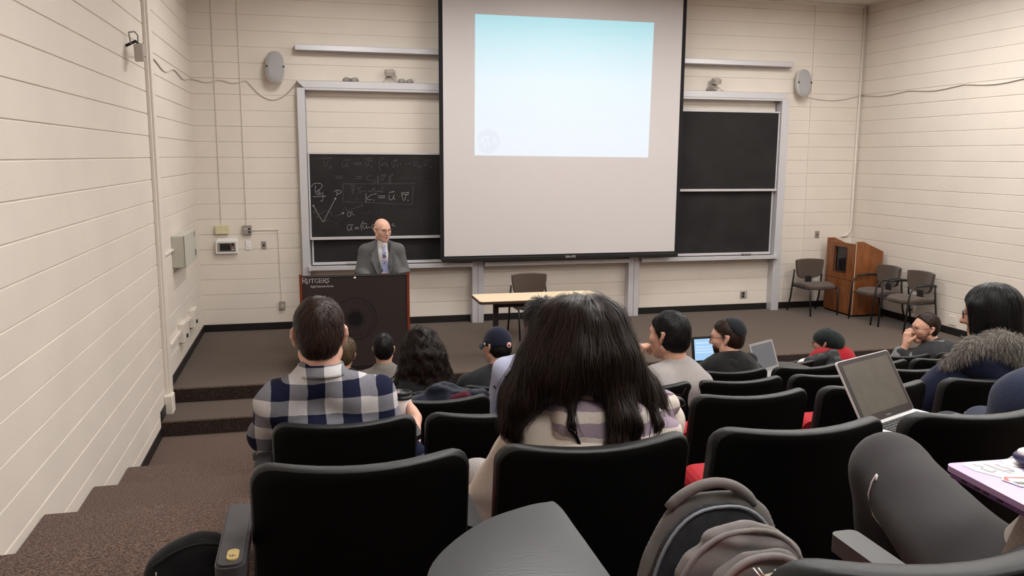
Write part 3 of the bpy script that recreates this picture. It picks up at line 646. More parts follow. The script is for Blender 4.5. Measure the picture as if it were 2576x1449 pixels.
# seal: rope ring, ring text, sunburst
SCX, SCZ, SR = -0.008, 0.588, 0.242
b = MB()
for k in range(56):
    a = 2 * PI * k / 56; da = 0.030; sk = 0.05
    P = []
    for rr, aa in ((SR - 0.022, a - da + sk * -0.5), (SR - 0.022, a + da * 0.4 - sk * 0.5), (SR, a + da * 0.4 + sk * 0.5), (SR, a - da + sk * 0.5)): P.append((SCX + rr * math.cos(aa), 0.0105, SCZ + rr * math.sin(aa)))
    b.add(P, [(0, 1, 2, 3)])
seal = obj('seal_rope_ring', b, 'seal', fp)
b = MB(); b.add([(SCX + 0.077 * math.cos(2 * PI * k / 32), 0.0105, SCZ + 0.077 * math.sin(2 * PI * k / 32)) for k in range(32)], [tuple(range(32))])
for k in range(24):
    a = 2 * PI * k / 24 + 0.06; d = 0.085
    b.add([(SCX + 0.072 * math.cos(a - d), 0.0107, SCZ + 0.072 * math.sin(a - d)), (SCX + 0.072 * math.cos(a + d), 0.0107, SCZ + 0.072 * math.sin(a + d)), (SCX + 0.152 * math.cos(a), 0.0107, SCZ + 0.152 * math.sin(a))], [(0, 1, 2)])
obj('seal_sunburst', b, 'seal', fp)
ring = 'RUTGERS THE STATE UNIVERSITY OF NEW JERSEY'
import itertools
b = MB(); V = []
def ringtext(txt, a0, da):
    for i, chh in enumerate(txt):
        if chh == ' ': continue
        a = a0 - da * i
        me = text_mesh(chh, 0.036, 'seal'); me.transform(Matrix.Translation((SCX + 0.177 * math.cos(a), 0.0104, SCZ + 0.177 * math.sin(a))) @ Matrix.Rotation(-(a - PI / 2), 4, 'Y') @ FACE_NEG_Y)
        b.add([v.co[:] for v in me.vertices], [tuple(p.vertices) for p in me.polygons]); bpy.data.meshes.remove(me)
ringtext('1766', PI / 2 + 0.20, 0.135); ringtext(ring, PI / 2 - 0.55, 0.124)
obj('seal_lettering', b, 'seal', fp)

# table
tb = empty('folding_table', (4.02, -2.31, 0), 0, 'narrow maple topped table with black T legs on the stage', 'table')
def rrect(x0, x1, y0, y1, r, n=5):
    P = []
    for cx, cy, a0 in ((x1 - r, y1 - r, 0), (x0 + r, y1 - r, PI / 2), (x0 + r, y0 + r, PI), (x1 - r, y0 + r, 1.5 * PI)):
        for k in range(n + 1): P.append((cx + r * math.cos(a0 + PI / 2 * k / n), cy + r * math.sin(a0 + PI / 2 * k / n)))
    return P
b = MB(); b.prism(rrect(-0.742, 0.742, -0.27, 0.27, 0.045), 2, 0.708, 0.736); obj('table_edge', b, 'table_edge', tb)
b = MB(); b.prism(rrect(-0.738, 0.738, -0.266, 0.266, 0.042), 2, 0.730, 0.742); obj('tabletop', b, 'maple', tb)
for x in (-0.5, 0.5):
    b = MB(); b.box((x - 0.03, -0.025, 0.03), (x + 0.03, 0.025, 0.71), 0.006); lg = obj('leg', b, 'black_metal', tb)
    b = MB(); b.box((x - 0.03, -0.24, 0.0), (x + 0.03, 0.24, 0.035), 0.008); obj('foot', b, 'black_metal', lg)
b = MB(); b.box((-0.5, -0.01, 0.62), (0.5, 0.01, 0.70), 0.003); obj('stretcher', b, 'black_metal', tb)

# ---- curved padded shells
def shell(outline, t, bend, rnd=0.35, scales=(0.25, 0.5, 0.75, 0.92), cz=None):
    """closed slab with outline [(x,z)], thickness t along y, bent by bend(x,z)->y (mid surface)"""
    n = len(outline); cx = sum(p[0] for p in outline) / n; cz_ = sum(p[1] for p in outline) / n if cz is None else cz
    V = []; F = []; rings = []
    def ring(s, y): rings.append(len(V)); V.extend([(cx + (p[0] - cx) * s, y, cz_ + (p[1] - cz_) * s) for p in outline])
    e = t * rnd; sc = 1 - 1.2 * e
    for s in scales: ring(s, -t / 2)
    ring(1 - e * 2.2, -t / 2); ring(1 - e * 0.7, -t / 2 + e * 0.35); ring(1.0, -t / 2 + e); ring(1.0, t / 2 - e); ring(1 - e * 0.7, t / 2 - e * 0.35); ring(1 - e * 2.2, t / 2)
    for s in reversed(scales): ring(s, t / 2)
    for a, c in zip(rings, rings[1:]):
        for k in range(n): F.append((a + k, a + (k + 1) % n, c + (k + 1) % n, c + k))
    V.append((cx, -t / 2, cz_)); F += [(rings[0] + (k + 1) % n, rings[0] + k, len(V) - 1) for k in range(n)]
    V.append((cx, t / 2, cz_)); F += [(rings[-1] + k, rings[-1] + (k + 1) % n, len(V) - 1) for k in range(n)]
    V = [(x, y + bend(x, z), z) for x, y, z in V]
    b = MB(); b.add(V, F, True); return b
def densify(P, mx=0.05):
    Q = []
    for p, q in zip(P, P[1:] + P[:1]):
        n = max(1, int(math.hypot(q[0] - p[0], q[1] - p[1]) / mx))
        Q += [(p[0] + (q[0] - p[0]) * k / n, p[1] + (q[1] - p[1]) * k / n) for k in range(n)]
    return Q
def smooth_closed(P, n=6):
    Q = []
    for i in range(len(P)):
        p0, p1, p2, p3 = [Vector(P[(i + j) % len(P)]) for j in (-1, 0, 1, 2)]
        for k in range(n):
            t = k / n; Q.append(tuple(0.5 * (2 * p1 + (p2 - p0) * t + (2 * p0 - 5 * p1 + 4 * p2 - p3) * t * t + (3 * p1 - p0 - 3 * p2 + p3) * t ** 3)))
    return Q
# guest chair: origin on the floor under the seat centre, faces -Y
BACK = smooth_closed([(x, 0.505 + (z - 0.505) * 0.85) for x, z in [(-0.225, 0.865), (0.0, 0.875), (0.225, 0.865), (0.243, 0.83), (0.235, 0.72), (0.21, 0.60), (0.15, 0.535), (0.0, 0.505), (-0.15, 0.535), (-0.21, 0.60), (-0.235, 0.72), (-0.243, 0.83)]], 4)
SEAT = smooth_closed([(-0.21, 0.235), (0.0, 0.245), (0.21, 0.235), (0.24, 0.18), (0.25, 0.0), (0.24, -0.15), (0.17, -0.225), (0.0, -0.255), (-0.17, -0.225), (-0.24, -0.15), (-0.25, 0.0), (-0.24, 0.18)], 4)
def guest_chair(name, loc, rz, label, arms):
    c = empty(name, loc, rz, label, 'chair', 'taupe stage chairs')
    b = shell(BACK, 0.055, lambda x, z: 0.20 + 0.10 * (z - 0.5) - 0.07 * (x / 0.24) ** 2, 0.4); obj('backrest', b, 'taupe', c)
    b = shell(SEAT, 0.06, lambda x, y: 0, 0.4); b.v = [(x, z, 0.435 + y + (0.012 * math.cos(3 * z / 0.25) if abs(z) < .25 else 0)) for x, y, z in b.v]; obj('seat', b, 'taupe', c)
    b = MB(); b.box((-0.05, 0.15, 0.40), (0.05, 0.19, 0.56), 0.008); obj('back_bracket', b, 'black_metal', c)
    r = 0.0125
    for s in (-1, 1):
        b = MB(); b.tube([(s * 0.235, -0.27, 0.0), (s * 0.245, -0.235, 0.40), (s * 0.245, -0.20, 0.425)] if not arms else [(s * 0.25, -0.28, 0.0), (s * 0.265, -0.25, 0.45), (s * 0.268, -0.235, 0.56), (s * 0.268, -0.19, 0.625), (s * 0.268, -0.12, 0.65)], r); obj('leg', b, 'black_metal', c)
        b = MB(); b.tube([(s * 0.255, 0.30, 0.0), (s * 0.255, 0.235, 0.22), (s * 0.255, 0.205, 0.42), (s * 0.25, 0.19, 0.55), (s * 0.238, 0.195, 0.66)], r); obj('leg', b, 'black_metal', c)
        if arms:
            b = MB(); b.tube([(s * 0.268, -0.13, 0.652), (s * 0.268, 0.0, 0.66), (s * 0.262, 0.15, 0.655), (s * 0.25, 0.20, 0.64)], [0.014, 0.018, 0.018, 0.013]); obj('armrest', b, 'black_metal', c)
        b = MB(); b.tube([(s * 0.247, -0.225, 0.405), (s * 0.252, 0.20, 0.405)], 0.012); obj('seat_rail', b, 'black_metal', c)
    return c
guest_chair('stage_chair', (8.97, -0.46, 0), math.radians(2), 'armless taupe chair standing left of the wooden lectern', False)
guest_chair('stage_chair', (9.50, -1.24, 0), math.radians(-90), 'taupe armchair half hiding the right side of the wooden lectern', True)
guest_chair('stage_chair', (9.53, -1.87, 0), math.radians(-88), 'taupe armchair by the right wall, nearer the audience than its neighbour', True)
guest_chair('stage_chair', (4.27, -1.16, 0), math.radians(1), 'taupe chair standing behind the maple topped table', False)

# wooden lectern in the corner
lc = empty('wooden_lectern', (9.33, -0.55, 0), 0, 'orange oak lectern with a small dark window standing in the right corner', 'lectern')
LZ = 1.14
b = MB(); b.prism([(0.0, 0.03), (0.47, 0.03), (0.47, 0.985), (0.115, LZ), (0.0, LZ)], 1, -0.36, -0.338); obj('side_panel', b, 'oak', lc)
b = MB(); b.prism([(0.0, 0.03), (0.47, 0.03), (0.47, 0.985), (0.115, LZ), (0.0, LZ)], 1, 0.338, 0.36); obj('side_panel', b, 'oak', lc)
# front face (towards -X) built round the window opening
w0, w1, wz0, wz1 = -0.135, 0.145, 0.66, 1.02
b = MB()
for lo, hi in (((0, -0.335, 0.545), (0.022, w0, 1.10)), ((0, w1, 0.545), (0.022, 0.335, 1.10)), ((0, w0, 0.545), (0.022, w1, wz0)), ((0, w0, wz1), (0.022, w1, 1.10))): b.box(lo, hi)
dr = obj('upper_front', b, 'oak', lc)
b = MB(); b.box((0, -0.335, 0.03), (0.022, 0.335, 0.537), 0.002); obj('lower_door', b, 'oak', lc)
b = MB()
b.box((-0.006, w0 - 0.012, wz0 - 0.012), (0.0, w0, wz1 + 0.012)); b.box((-0.006, w1, wz0 - 0.012), (0.0, w1 + 0.012, wz1 + 0.012)); b.box((-0.006, w0, wz0 - 0.012), (0.0, w1, wz0)); b.box((-0.006, w0, wz1), (0.0, w1, wz1 + 0.012))
obj('window_frame', b, 'black_plastic', dr)
b = MB(); b.box((0.02, w0 - 0.02, wz0 - 0.02), (0.03, w1 + 0.02, wz1 + 0.02)); obj('window_pane', b, mat('smoked glass', (0.006, 0.006, 0.007), 0.12, 0.5), dr)
b = MB(); b.box((0.02, -0.335, 0.0), (0.46, 0.335, 0.03)); obj('plinth', b, 'black_metal', lc)
b = MB(); b.box((0.45, -0.338, 0.03), (0.47, 0.338, 0.96)); obj('back_panel', b, 'oak', lc)
b = MB(); b.prism([(0.02, 1.06), (0.46, 0.93), (0.46, 0.945), (0.02, 1.075)], 1, -0.338, 0.338); obj('reading_top', b, 'oak', lc)
b = MB(); b.box((-0.003, -0.362, 0.03), (0.006, -0.352, LZ + 0.003), 0.001); obj('edge_strip', b, 'oak_edge', lc)
b = MB(); b.prism([(0.0, LZ), (0.115, LZ), (0.47, 0.985), (0.47, 0.991), (0.116, LZ + 0.006), (0.0, LZ + 0.006)], 1, -0.361, -0.337); obj('edge_strip', b, 'oak_edge', lc)

# ================================================================ lecture seats
M['seat_shell'] = mat('black seat plastic', (0.0018, 0.0020, 0.0020), 0.5, 0.12, bump=0.12, bscale=700)  # darkened plastic; shade on the seat backs is put into the colour
M['seat_lit_rim'] = mat('black plastic lit rim', (0.011, 0.0115, 0.012), 0.45, 0.35, bump=0.10, bscale=700)  # lighter copy of the seat plastic; light on the edge is coloured in
M['arm_plastic'] = mat('charcoal armrest plastic', (0.045, 0.042, 0.046), 0.5, 0.4, bump=0.06, bscale=600)
M['red_fabric'] = mat('red seat upholstery', (0.33, 0.014, 0.020), 0.8, 0.2, var=0.1, vscale=200)
M['dark_steel'] = mat('black seat standard', (0.008, 0.008, 0.008), 0.5, 0.3)
M['tablet'] = mat('worn black tablet laminate', (0.014, 0.0145, 0.017), 0.27, 0.28, col2=(0.022, 0.023, 0.026), vscale=6, bump=0.03, bscale=200)
M['brass'] = mat('brass plate', (0.78, 0.60, 0.26), 0.35, 0.5, metal=0.6)
BW = 0.51; BT = 0.735
def seat_outline(w=BW, top=BT, bot=0.27):
    P = rrect(-w / 2, w / 2, bot, top, 0.055, 5)
    return densify(P, 0.045)
def bendf(x, z): return 0.062 * min(1.0, (abs(x) / 0.255)) ** 2 + (BT - z) * 0.16
def dipped(b):
    b.v = [(x, y, z - 0.012 * math.cos(min(1, abs(x) / 0.25) * PI / 2) * max(0, (z - 0.5) / 0.235)) for x, y, z in b.v]; return b
# protos: the rim (front part with rolled edge) and the back face, in lit and shaded tones
def seat_shell_mesh():
    b = shell(seat_outline(), 0.044, bendf, 0.30, (0.3, 0.6, 0.85)); dipped(b); return b
SEAT_N = len(seat_outline()); SEAT_FAN = SEAT_N * 11
shell_me = seat_shell_mesh().mesh('seat_back', 'seat_lit_rim'); fixn(shell_me)
shell_me.materials.append(M['seat_shell'])
for p in shell_me.polygons:          # the moulded panel that faces backwards gets the darker tone, for shade
    r_ = p.index // SEAT_N
    if r_ < 3 or p.index >= SEAT_FAN and p.index < SEAT_FAN + SEAT_N: p.material_index = 1
b = shell([(x, z) for x, z in seat_outline(0.46, 0.70, 0.30)], 0.05, lambda x, z: bendf(x, z) + 0.04, 0.4, (0.3, 0.6, 0.85)); dipped(b); cush_me = b.mesh('back_cushion', 'seat_shell'); fixn(cush_me)
def pan(up):
    b = MB(); P = rrect(-0.235, 0.235, -0.21, 0.21, 0.05); b.prism(P, 2, -0.045, 0.045)
    me = b.mesh('seat_pan', 'red_fabric'); fixn(me)
    if up: me.transform(Matrix.Translation((0, 0.27, 0.325)) @ Matrix.Rotation(math.radians(97), 4, 'X'))
    else: me.transform(Matrix.Translation((0, 0.34, 0.355)))
    return me
pan_up, pan_down = pan(True), pan(False)
b = MB(); b.prism(rrect(-0.032, 0.032, -0.085, 0.25, 0.024), 2, 0.522, 0.559); arm_me = b.mesh('armrest', 'arm_plastic'); fixn(arm_me)
bm = bmesh.new(); bm.from_mesh(arm_me); bmesh.ops.bevel(bm, geom=[e for e in bm.edges if abs(e.verts[0].co.z - e.verts[1].co.z) < 1e-5 and e.verts[0].co.z > 0.55], offset=0.006, segments=2, affect='EDGES'); bm.to_mesh(arm_me); bm.free()
b = MB(); b.prism(rrect(-0.022, 0.022, 0.14, 0.36, 0.020), 2, 0.455, 0.485); arm_in_me = b.mesh('armrest', 'dark_steel'); fixn(arm_in_me)
b = MB(); b.box((-0.012, 0.10, 0.0), (0.012, 0.24, 0.46), 0.004); b.box((-0.022, 0.04, 0.0), (0.022, 0.30, 0.015), 0.004); std_me = b.mesh('standard', 'dark_steel'); fixn(std_me)
ORD = ['first', 'second', 'third', 'fourth', 'fifth', 'sixth', 'seventh', 'eighth', 'ninth', 'tenth', 'eleventh', 'twelfth']
ROWN = {'F': 'front row', 'E': 'second row', 'D': 'third row', 'C': 'fourth row', 'B': 'fifth row', 'A': 'sixth row', 'Z': 'seventh row'}
SEATS = {}
def lecture_seat(row, i, x, y, z, occupied, last=False, gap=0.06):
    o = empty('lecture_seat', (x, y, z), 0, f'black lecture seat in the {ROWN[row]} from the stage, {ORD[i]} from the aisle', 'seat', 'black lecture seats')
    def part(nm, me, dx=0.0):
        q = bpy.data.objects.new(nm, me); COL.objects.link(q); q.parent = o; q.location = (dx, 0, 0); return q
    part('seat_back', shell_me); part('back_cushion', cush_me); part('seat_pan', pan_down if occupied else pan_up)
    a = -BW / 2 - (gap / 2 if i else 0.036)
    SEATS[(row, i)] = (o, None) if (row, i) in (('Z', 3), ('Z', 2)) else (o, part('armrest', arm_me if i == 0 else arm_in_me, a)); part('standard', std_me, a)
    if last: part('armrest', arm_me, -a); part('standard', std_me, -a)
    return o
# row: (seat-back y, back-top z, left edges of the backs)
ROWS = {
 'Z': (-10.78, 1.866, [0.68, 1.24, 2.015, 2.575, 3.135]),
 'A': (-9.78, 1.682, [1.296, 1.870, 2.445, 3.022, 3.582]),
 'B': (-8.75, 1.446, [1.294, 1.836, 2.36, 2.899, 3.469, 4.060, 4.62]),
 'C': (-7.75, 1.205, [1.225, 1.785, 2.335, 2.88, 3.415, 3.975, 4.535, 5.095]),
 'D': (-6.75, 0.968, [1.26, 1.79, 2.33, 2.86, 3.395, 3.931, 4.487, 5.038, 5.588, 6.14]),
 'E': (-5.75, 0.722, [1.26, 1.80, 2.34, 2.87, 3.40, 3.93, 4.46, 4.986, 5.54, 6.10, 6.66, 7.22]),
 'F': (-4.75, 0.445, [1.30, 1.84, 2.38, 2.92, 3.46, 3.98, 4.50, 5.02, 5.50, 6.04, 6.58, 7.12]),
}
OCC = {('B', 0), ('A', 1), ('C', 2), ('C', 3), ('E', 1), ('D', 1), ('D', 2), ('D', 5), ('E', 8), ('E', 10), ('B', 5), ('A', 4), ('E', 2), ('Z', 3), ('E', 0), ('C', 7), ('Z', 2), ('Z', 1), ('Z', 0)}
for row, (y, zt, xs) in ROWS.items():
    for i, x in enumerate(xs):
        lecture_seat(row, i, x + BW / 2, y, zt - BT, (row, i) in OCC, i == len(xs) - 1, x - xs[i - 1] - BW if i else 0.06)
# ================================================================ people: signed distance figures
class SDF:
    def __init__(s, lo, hi, h):
        s.h = h; s.lo = np.array(lo, float); n = np.maximum(4, np.ceil((np.array(hi) - s.lo) / h).astype(int) + 1)
        s.n = n; s.ax = [s.lo[i] + h * np.arange(n[i]) for i in range(3)]; s.f = np.full(n, 0.25, np.float32)
    def _sl(s, lo, hi):
        i0 = np.clip(np.floor((np.array(lo) - s.lo) / s.h).astype(int), 0, s.n - 1); i1 = np.clip(np.ceil((np.array(hi) - s.lo) / s.h).astype(int) + 1, 1, s.n)
        sl = tuple(slice(a, b) for a, b in zip(i0, i1))
        if any(b <= a for a, b in zip(i0, i1)): return None, None
        return sl, (s.ax[0][sl[0]][:, None, None], s.ax[1][sl[1]][None, :, None], s.ax[2][sl[2]][None, None, :])
    def _mix(s, sl, d, k, sub=False):
        a = s.f[sl]
        if sub:
            b = -d; hh = np.maximum(k - np.abs(a - b), 0) / k; s.f[sl] = np.maximum(a, b) + hh * hh * k * 0.25
        else:
            hh = np.maximum(k - np.abs(a - d), 0) / k; s.f[sl] = np.minimum(a, d) - hh * hh * k * 0.25
    def cap(s, a, b, ra, rb, k=0.02, sub=False):
        a = np.array(a, float); b = np.array(b, float); m = max(ra, rb) + k + 0.03
        sl, g = s._sl(np.minimum(a, b) - m, np.maximum(a, b) + m)
        if sl is None: return
        d = b - a; L2 = max(d @ d, 1e-9); px, py, pz = g[0] - a[0], g[1] - a[1], g[2] - a[2]
        t = np.clip((px * d[0] + py * d[1] + pz * d[2]) / L2, 0, 1)
        q = np.sqrt((px - t * d[0]) ** 2 + (py - t * d[1]) ** 2 + (pz - t * d[2]) ** 2) - (ra + (rb - ra) * t)
        s._mix(sl, q, k, sub)
    def ell(s, c, r, R=None, k=0.02, sub=False):
        c = np.array(c, float); r = np.array(r, float); m = r.max() + k + 0.03
        sl, g = s._sl(c - m, c + m)
        if sl is None: return
        p = [g[i] - c[i] for i in range(3)]
        if R is not None: p = [R[0][j] * p[0] + R[1][j] * p[1] + R[2][j] * p[2] for j in range(3)]
        k0 = np.sqrt((p[0] / r[0]) ** 2 + (p[1] / r[1]) ** 2 + (p[2] / r[2]) ** 2); k1 = np.sqrt((p[0] / r[0] ** 2) ** 2 + (p[1] / r[1] ** 2) ** 2 + (p[2] / r[2] ** 2) ** 2) + 1e-9
        s._mix(sl, k0 * (k0 - 1) / k1, k, sub)
    def run(s, prims, infl=0.0):
        for p in prims:
            if p[0] == 'cap': s.cap(p[1], p[2], p[3] + infl, p[4] + infl, p[5] if len(p) > 5 else 0.02)
            elif p[0] == 'ell': s.ell(p[1], np.array(p[2]) + infl, p[3] if len(p) > 3 else None, p[4] if len(p) > 4 else 0.02)
            elif p[0] == 'subcap': s.cap(p[1], p[2], p[3], p[4], p[5], True)
            elif p[0] == 'subell': s.ell(p[1], p[2], p[3], p[4], True)
        return s
    def grid(s): return s.ax[0][:, None, None], s.ax[1][None, :, None], s.ax[2][None, None, :]
    def noise(s, amp, freq, seed=0, aniso=(1, 1, 1)):
        rs = np.random.RandomState(seed); x, y, z = s.grid(); t = 0
        for i in range(5):
            v = rs.normal(size=3); v /= np.linalg.norm(v); v = v * np.array(aniso) * freq * (0.6 + 0.35 * i); ph = rs.rand() * 6.28
            t = t + np.sin(v[0] * x + v[1] * y + v[2] * z + ph + 1.3 * np.sin(0.6 * (v[1] * x + v[2] * y + v[0] * z) + ph)) / (1 + 0.4 * i)
        s.f += (amp * t / 2.5).astype(np.float32); return s
    def val(s, P):
        q = (P - s.lo) / s.h; q = np.clip(q, 0, s.n - 1.001); i = q.astype(int); t = q - i; f = s.f; r = 0
        for dx in (0, 1):
            for dy in (0, 1):
                for dz in (0, 1):
                    w = (t[:, 0] if dx else 1 - t[:, 0]) * (t[:, 1] if dy else 1 - t[:, 1]) * (t[:, 2] if dz else 1 - t[:, 2])
                    r = r + w * f[i[:, 0] + dx, i[:, 1] + dy, i[:, 2] + dz]
        return r
    def nrm(s, P):
        e = s.h * 1.2; g = np.stack([s.val(P + np.eye(3)[i] * e) - s.val(P - np.eye(3)[i] * e) for i in range(3)], 1)
        return g / (np.linalg.norm(g, axis=1, keepdims=True) + 1e-9)
    def mesh(s):
        f = s.f; f[0] = f[-1] = 0.2; f[:, 0] = f[:, -1] = 0.2; f[:, :, 0] = f[:, :, -1] = 0.2
        ins = f < 0; n = s.n
        c = [ins[dx:n[0] - 1 + dx, dy:n[1] - 1 + dy, dz:n[2] - 1 + dz] for dx in (0, 1) for dy in (0, 1) for dz in (0, 1)]
        any_ = c[0].copy(); all_ = c[0].copy()
        for a in c[1:]: any_ |= a; all_ &= a
        act = any_ & ~all_; I = np.argwhere(act)
        if len(I) == 0: return np.zeros((0, 3)), np.zeros((0, 4), int)
        idx = np.full(act.shape, -1, np.int64); idx[tuple(I.T)] = np.arange(len(I))
        V8 = {}
        for dx in (0, 1):
            for dy in (0, 1):
                for dz in (0, 1): V8[(dx, dy, dz)] = f[I[:, 0] + dx, I[:, 1] + dy, I[:, 2] + dz]
        acc = np.zeros((len(I), 3)); cnt = np.zeros(len(I))
        for ax in range(3):
            for u in (0, 1):
                for v in (0, 1):
                    a = [0, 0, 0]; o = [i for i in range(3) if i != ax]; a[o[0]] = u; a[o[1]] = v; b = list(a); b[ax] = 1
                    fa, fb = V8[tuple(a)], V8[tuple(b)]; m = (fa < 0) != (fb < 0); t = np.where(m, fa / np.where(fa == fb, 1, fa - fb), 0)
                    p = np.tile(np.array(a, float), (len(I), 1)); p[:, ax] = t; acc[m] += p[m]; cnt[m] += 1
        V = s.lo + (I + acc / cnt[:, None]) * s.h
        Q = []
        for ax in range(3):
            o = [i for i in range(3) if i != ax]
            sa = [slice(None)] * 3; sb = [slice(None)] * 3; sa[ax] = slice(0, -1); sb[ax] = slice(1, None)
            A, B = ins[tuple(sa)], ins[tuple(sb)]; E = np.argwhere(A != B)
            E = E[(E[:, o[0]] > 0) & (E[:, o[1]] > 0) & (E[:, o[0]] < n[o[0]] - 1) & (E[:, o[1]] < n[o[1]] - 1)]
            if len(E) == 0: continue
            def cell(u, v):
                c_ = E.copy(); c_[:, o[0]] -= u; c_[:, o[1]] -= v; return idx[tuple(c_.T)]
            q = np.stack([cell(1, 1), cell(0, 1), cell(0, 0), cell(1, 0)], 1); fl = A[tuple(E.T)] == (ax != 1)
            q[~fl] = q[~fl][:, ::-1]; Q.append(q)
        Q = np.concatenate(Q); Q = Q[(Q >= 0).all(1)]
        return V, Q
def bbox(prims, pad):
    L = []; Hh = []
    for p in prims:
        if p[0].startswith('sub'): continue
        if p[0] == 'cap':
            m = max(p[3], p[4]); L.append(np.minimum(p[1], p[2]) - m); Hh.append(np.maximum(p[1], p[2]) + m)
        else: L.append(np.array(p[1]) - max(p[2])); Hh.append(np.array(p[1]) + max(p[2]))
    return np.min(L, 0) - pad, np.max(Hh, 0) + pad
def np_mesh(name, parts, m, smooth=True):
    V = np.concatenate([v for v, _ in parts]) if parts else np.zeros((0, 3)); o = 0; F = []
    for v, q in parts: F.append(q + o); o += len(v)
    F = np.concatenate(F)
    me = bpy.data.meshes.new(name); k = F.shape[1]
    me.vertices.add(len(V)); me.vertices.foreach_set('co', V.astype(np.float32).ravel())
    me.loops.add(F.size); me.loops.foreach_set('vertex_index', F.astype(np.int32).ravel())
    me.polygons.add(len(F)); me.polygons.foreach_set('loop_start', np.arange(0, F.size, k, dtype=np.int32))
    me.polygons.foreach_set('use_smooth', [smooth] * len(F)); me.update(calc_edges=True); me.validate()
    me.materials.append(M[m] if isinstance(m, str) else m); return me
def sdf_mesh(prims, h, infl=0.0, noise=None, post=None, pad=0.03):
    lo, hi = bbox(prims, pad + max(infl, 0)); S = SDF(lo, hi, h).run(prims, infl)
    if noise: S.noise(*noise)
    if post: post(S)
    return S.mesh(), S

def rotm(yaw, pitch, roll):
    """columns are right, forward, up of the head; yaw>0 turns towards +X, pitch>0 looks down, roll>0 tilts to the right"""
    y, p, r = [math.radians(a) for a in (yaw, pitch, roll)]
    Rz = np.array([[math.cos(-y), -math.sin(-y), 0], [math.sin(-y), math.cos(-y), 0], [0, 0, 1]])
    Rx = np.array([[1, 0, 0], [0, math.cos(-p), -math.sin(-p)], [0, math.sin(-p), math.cos(-p)]])
    Ry = np.array([[math.cos(r), 0, math.sin(r)], [0, 1, 0], [-math.sin(r), 0, math.cos(r)]])
    return Rz @ Rx @ Ry

def skin(name, c): return mat(name, c, 0.5, 0.35, var=0.06, vscale=30, sss=0.08)
M['skin1'] = skin('light skin', (0.60, 0.35, 0.26)); M['skin2'] = skin('warm skin', (0.52, 0.29, 0.20)); M['skin3'] = skin('rosy skin', (0.64, 0.37, 0.28)); M['skin4'] = skin('tan skin', (0.42, 0.24, 0.16))
M['eye'] = mat('eye white', (0.7, 0.66, 0.62), 0.2, 0.5); M['iris'] = mat('dark iris', (0.03, 0.02, 0.015), 0.2, 0.5); M['lip'] = mat('lips', (0.42, 0.19, 0.15), 0.45, 0.4); M['mouth'] = mat('mouth', (0.05, 0.01, 0.01), 0.6, 0.2)
def hair_mat(name, c1, c2, rough=0.42, spec=0.20):
    m = bpy.data.materials.new(name); m.use_nodes = True; nt = m.node_tree; b = nt.nodes['Principled BSDF']
    b.inputs['Roughness'].default_value = rough; b.inputs['Specular IOR Level'].default_value = spec
    g = nt.nodes.new('ShaderNodeNewGeometry'); mx = nt.nodes.new('ShaderNodeMix'); mx.data_type = 'RGBA'
    mx.inputs['A'].default_value = (*c1, 1); mx.inputs['B'].default_value = (*c2, 1)
    pw = nt.nodes.new('ShaderNodeMath'); pw.operation = 'POWER'; pw.inputs[1].default_value = 2.0
    nt.links.new(g.outputs['Random Per Island'], pw.inputs[0]); nt.links.new(pw.outputs[0], mx.inputs['Factor']); nt.links.new(mx.outputs['Result'], b.inputs['Base Color']); return m
M['hair_brown'] = hair_mat('dark brown hair', (0.016, 0.0085, 0.006), (0.05, 0.026, 0.018)); M['hair_black'] = hair_mat('black hair', (0.0045, 0.004, 0.004), (0.011, 0.010, 0.010), 0.46)
M['hair_long'] = hair_mat('long dark brown hair', (0.0075, 0.0045, 0.0036), (0.030, 0.016, 0.011)); M['hair_curly'] = hair_mat('dark curls', (0.006, 0.004, 0.0035), (0.028, 0.015, 0.011))
M['hair_blond'] = hair_mat('dark blond hair', (0.055, 0.034, 0.018), (0.20, 0.14, 0.075)); M['hair_red'] = hair_mat('auburn curls', (0.05, 0.014, 0.006), (0.17, 0.055, 0.02)); M['fur'] = hair_mat('grey brown fur', (0.10, 0.09, 0.08), (0.46, 0.42, 0.37), 0.75)
def cloth(name, c, var=0.12, vs=60, bump=0.15, bs=500, rough=0.9, sheen=0.1, col2=None): return mat(name, c, rough, 0.15, var=var, vscale=vs, bump=bump, bscale=bs, sheen=sheen, col2=col2)
M['suit'] = cloth('grey suit wool', (0.098, 0.096, 0.097), 0.10, 250, 0.08); M['white_shirt'] = cloth('white shirt', (0.60, 0.585, 0.59), 0.03, 40); M['grey_suit2'] = cloth('mid grey jacket', (0.17, 0.155, 0.142), 0.1, 200)
M['black_cloth'] = cloth('black cloth', (0.0065, 0.0065, 0.007), 0.2, 30); M['charcoal_cloth'] = cloth('charcoal cloth', (0.014, 0.0145, 0.017), 0.2, 30); M['navy_cloth'] = cloth('navy cloth', (0.008, 0.011, 0.030), 0.2, 40); M['navy_light'] = cloth('navy knit', (0.018, 0.023, 0.046), 0.2, 120)
M['grey_tee'] = cloth('heather grey jersey', (0.30, 0.275, 0.268), 0.10, 150); M['hoodie'] = cloth('oatmeal jersey', (0.56, 0.49, 0.43), 0.06, 120); M['grey_fleece'] = cloth('grey fleece', (0.15, 0.145, 0.148), 0.15, 60); M['dark_vest'] = cloth('dark vest', (0.024, 0.025, 0.027), 0.15, 60)
M['white_cloth'] = cloth('white nylon', (0.60, 0.56, 0.55), 0.04, 20); M['red_cloth'] = cloth('red nylon', (0.27, 0.008, 0.014), 0.1, 20); M['khaki'] = cloth('khaki cotton', (0.20, 0.13, 0.07)); M['jeans'] = cloth('dark denim', (0.02, 0.024, 0.035)); M['knee_grey'] = cloth('dark grey leggings', (0.040, 0.037, 0.038), 0.06, 300)
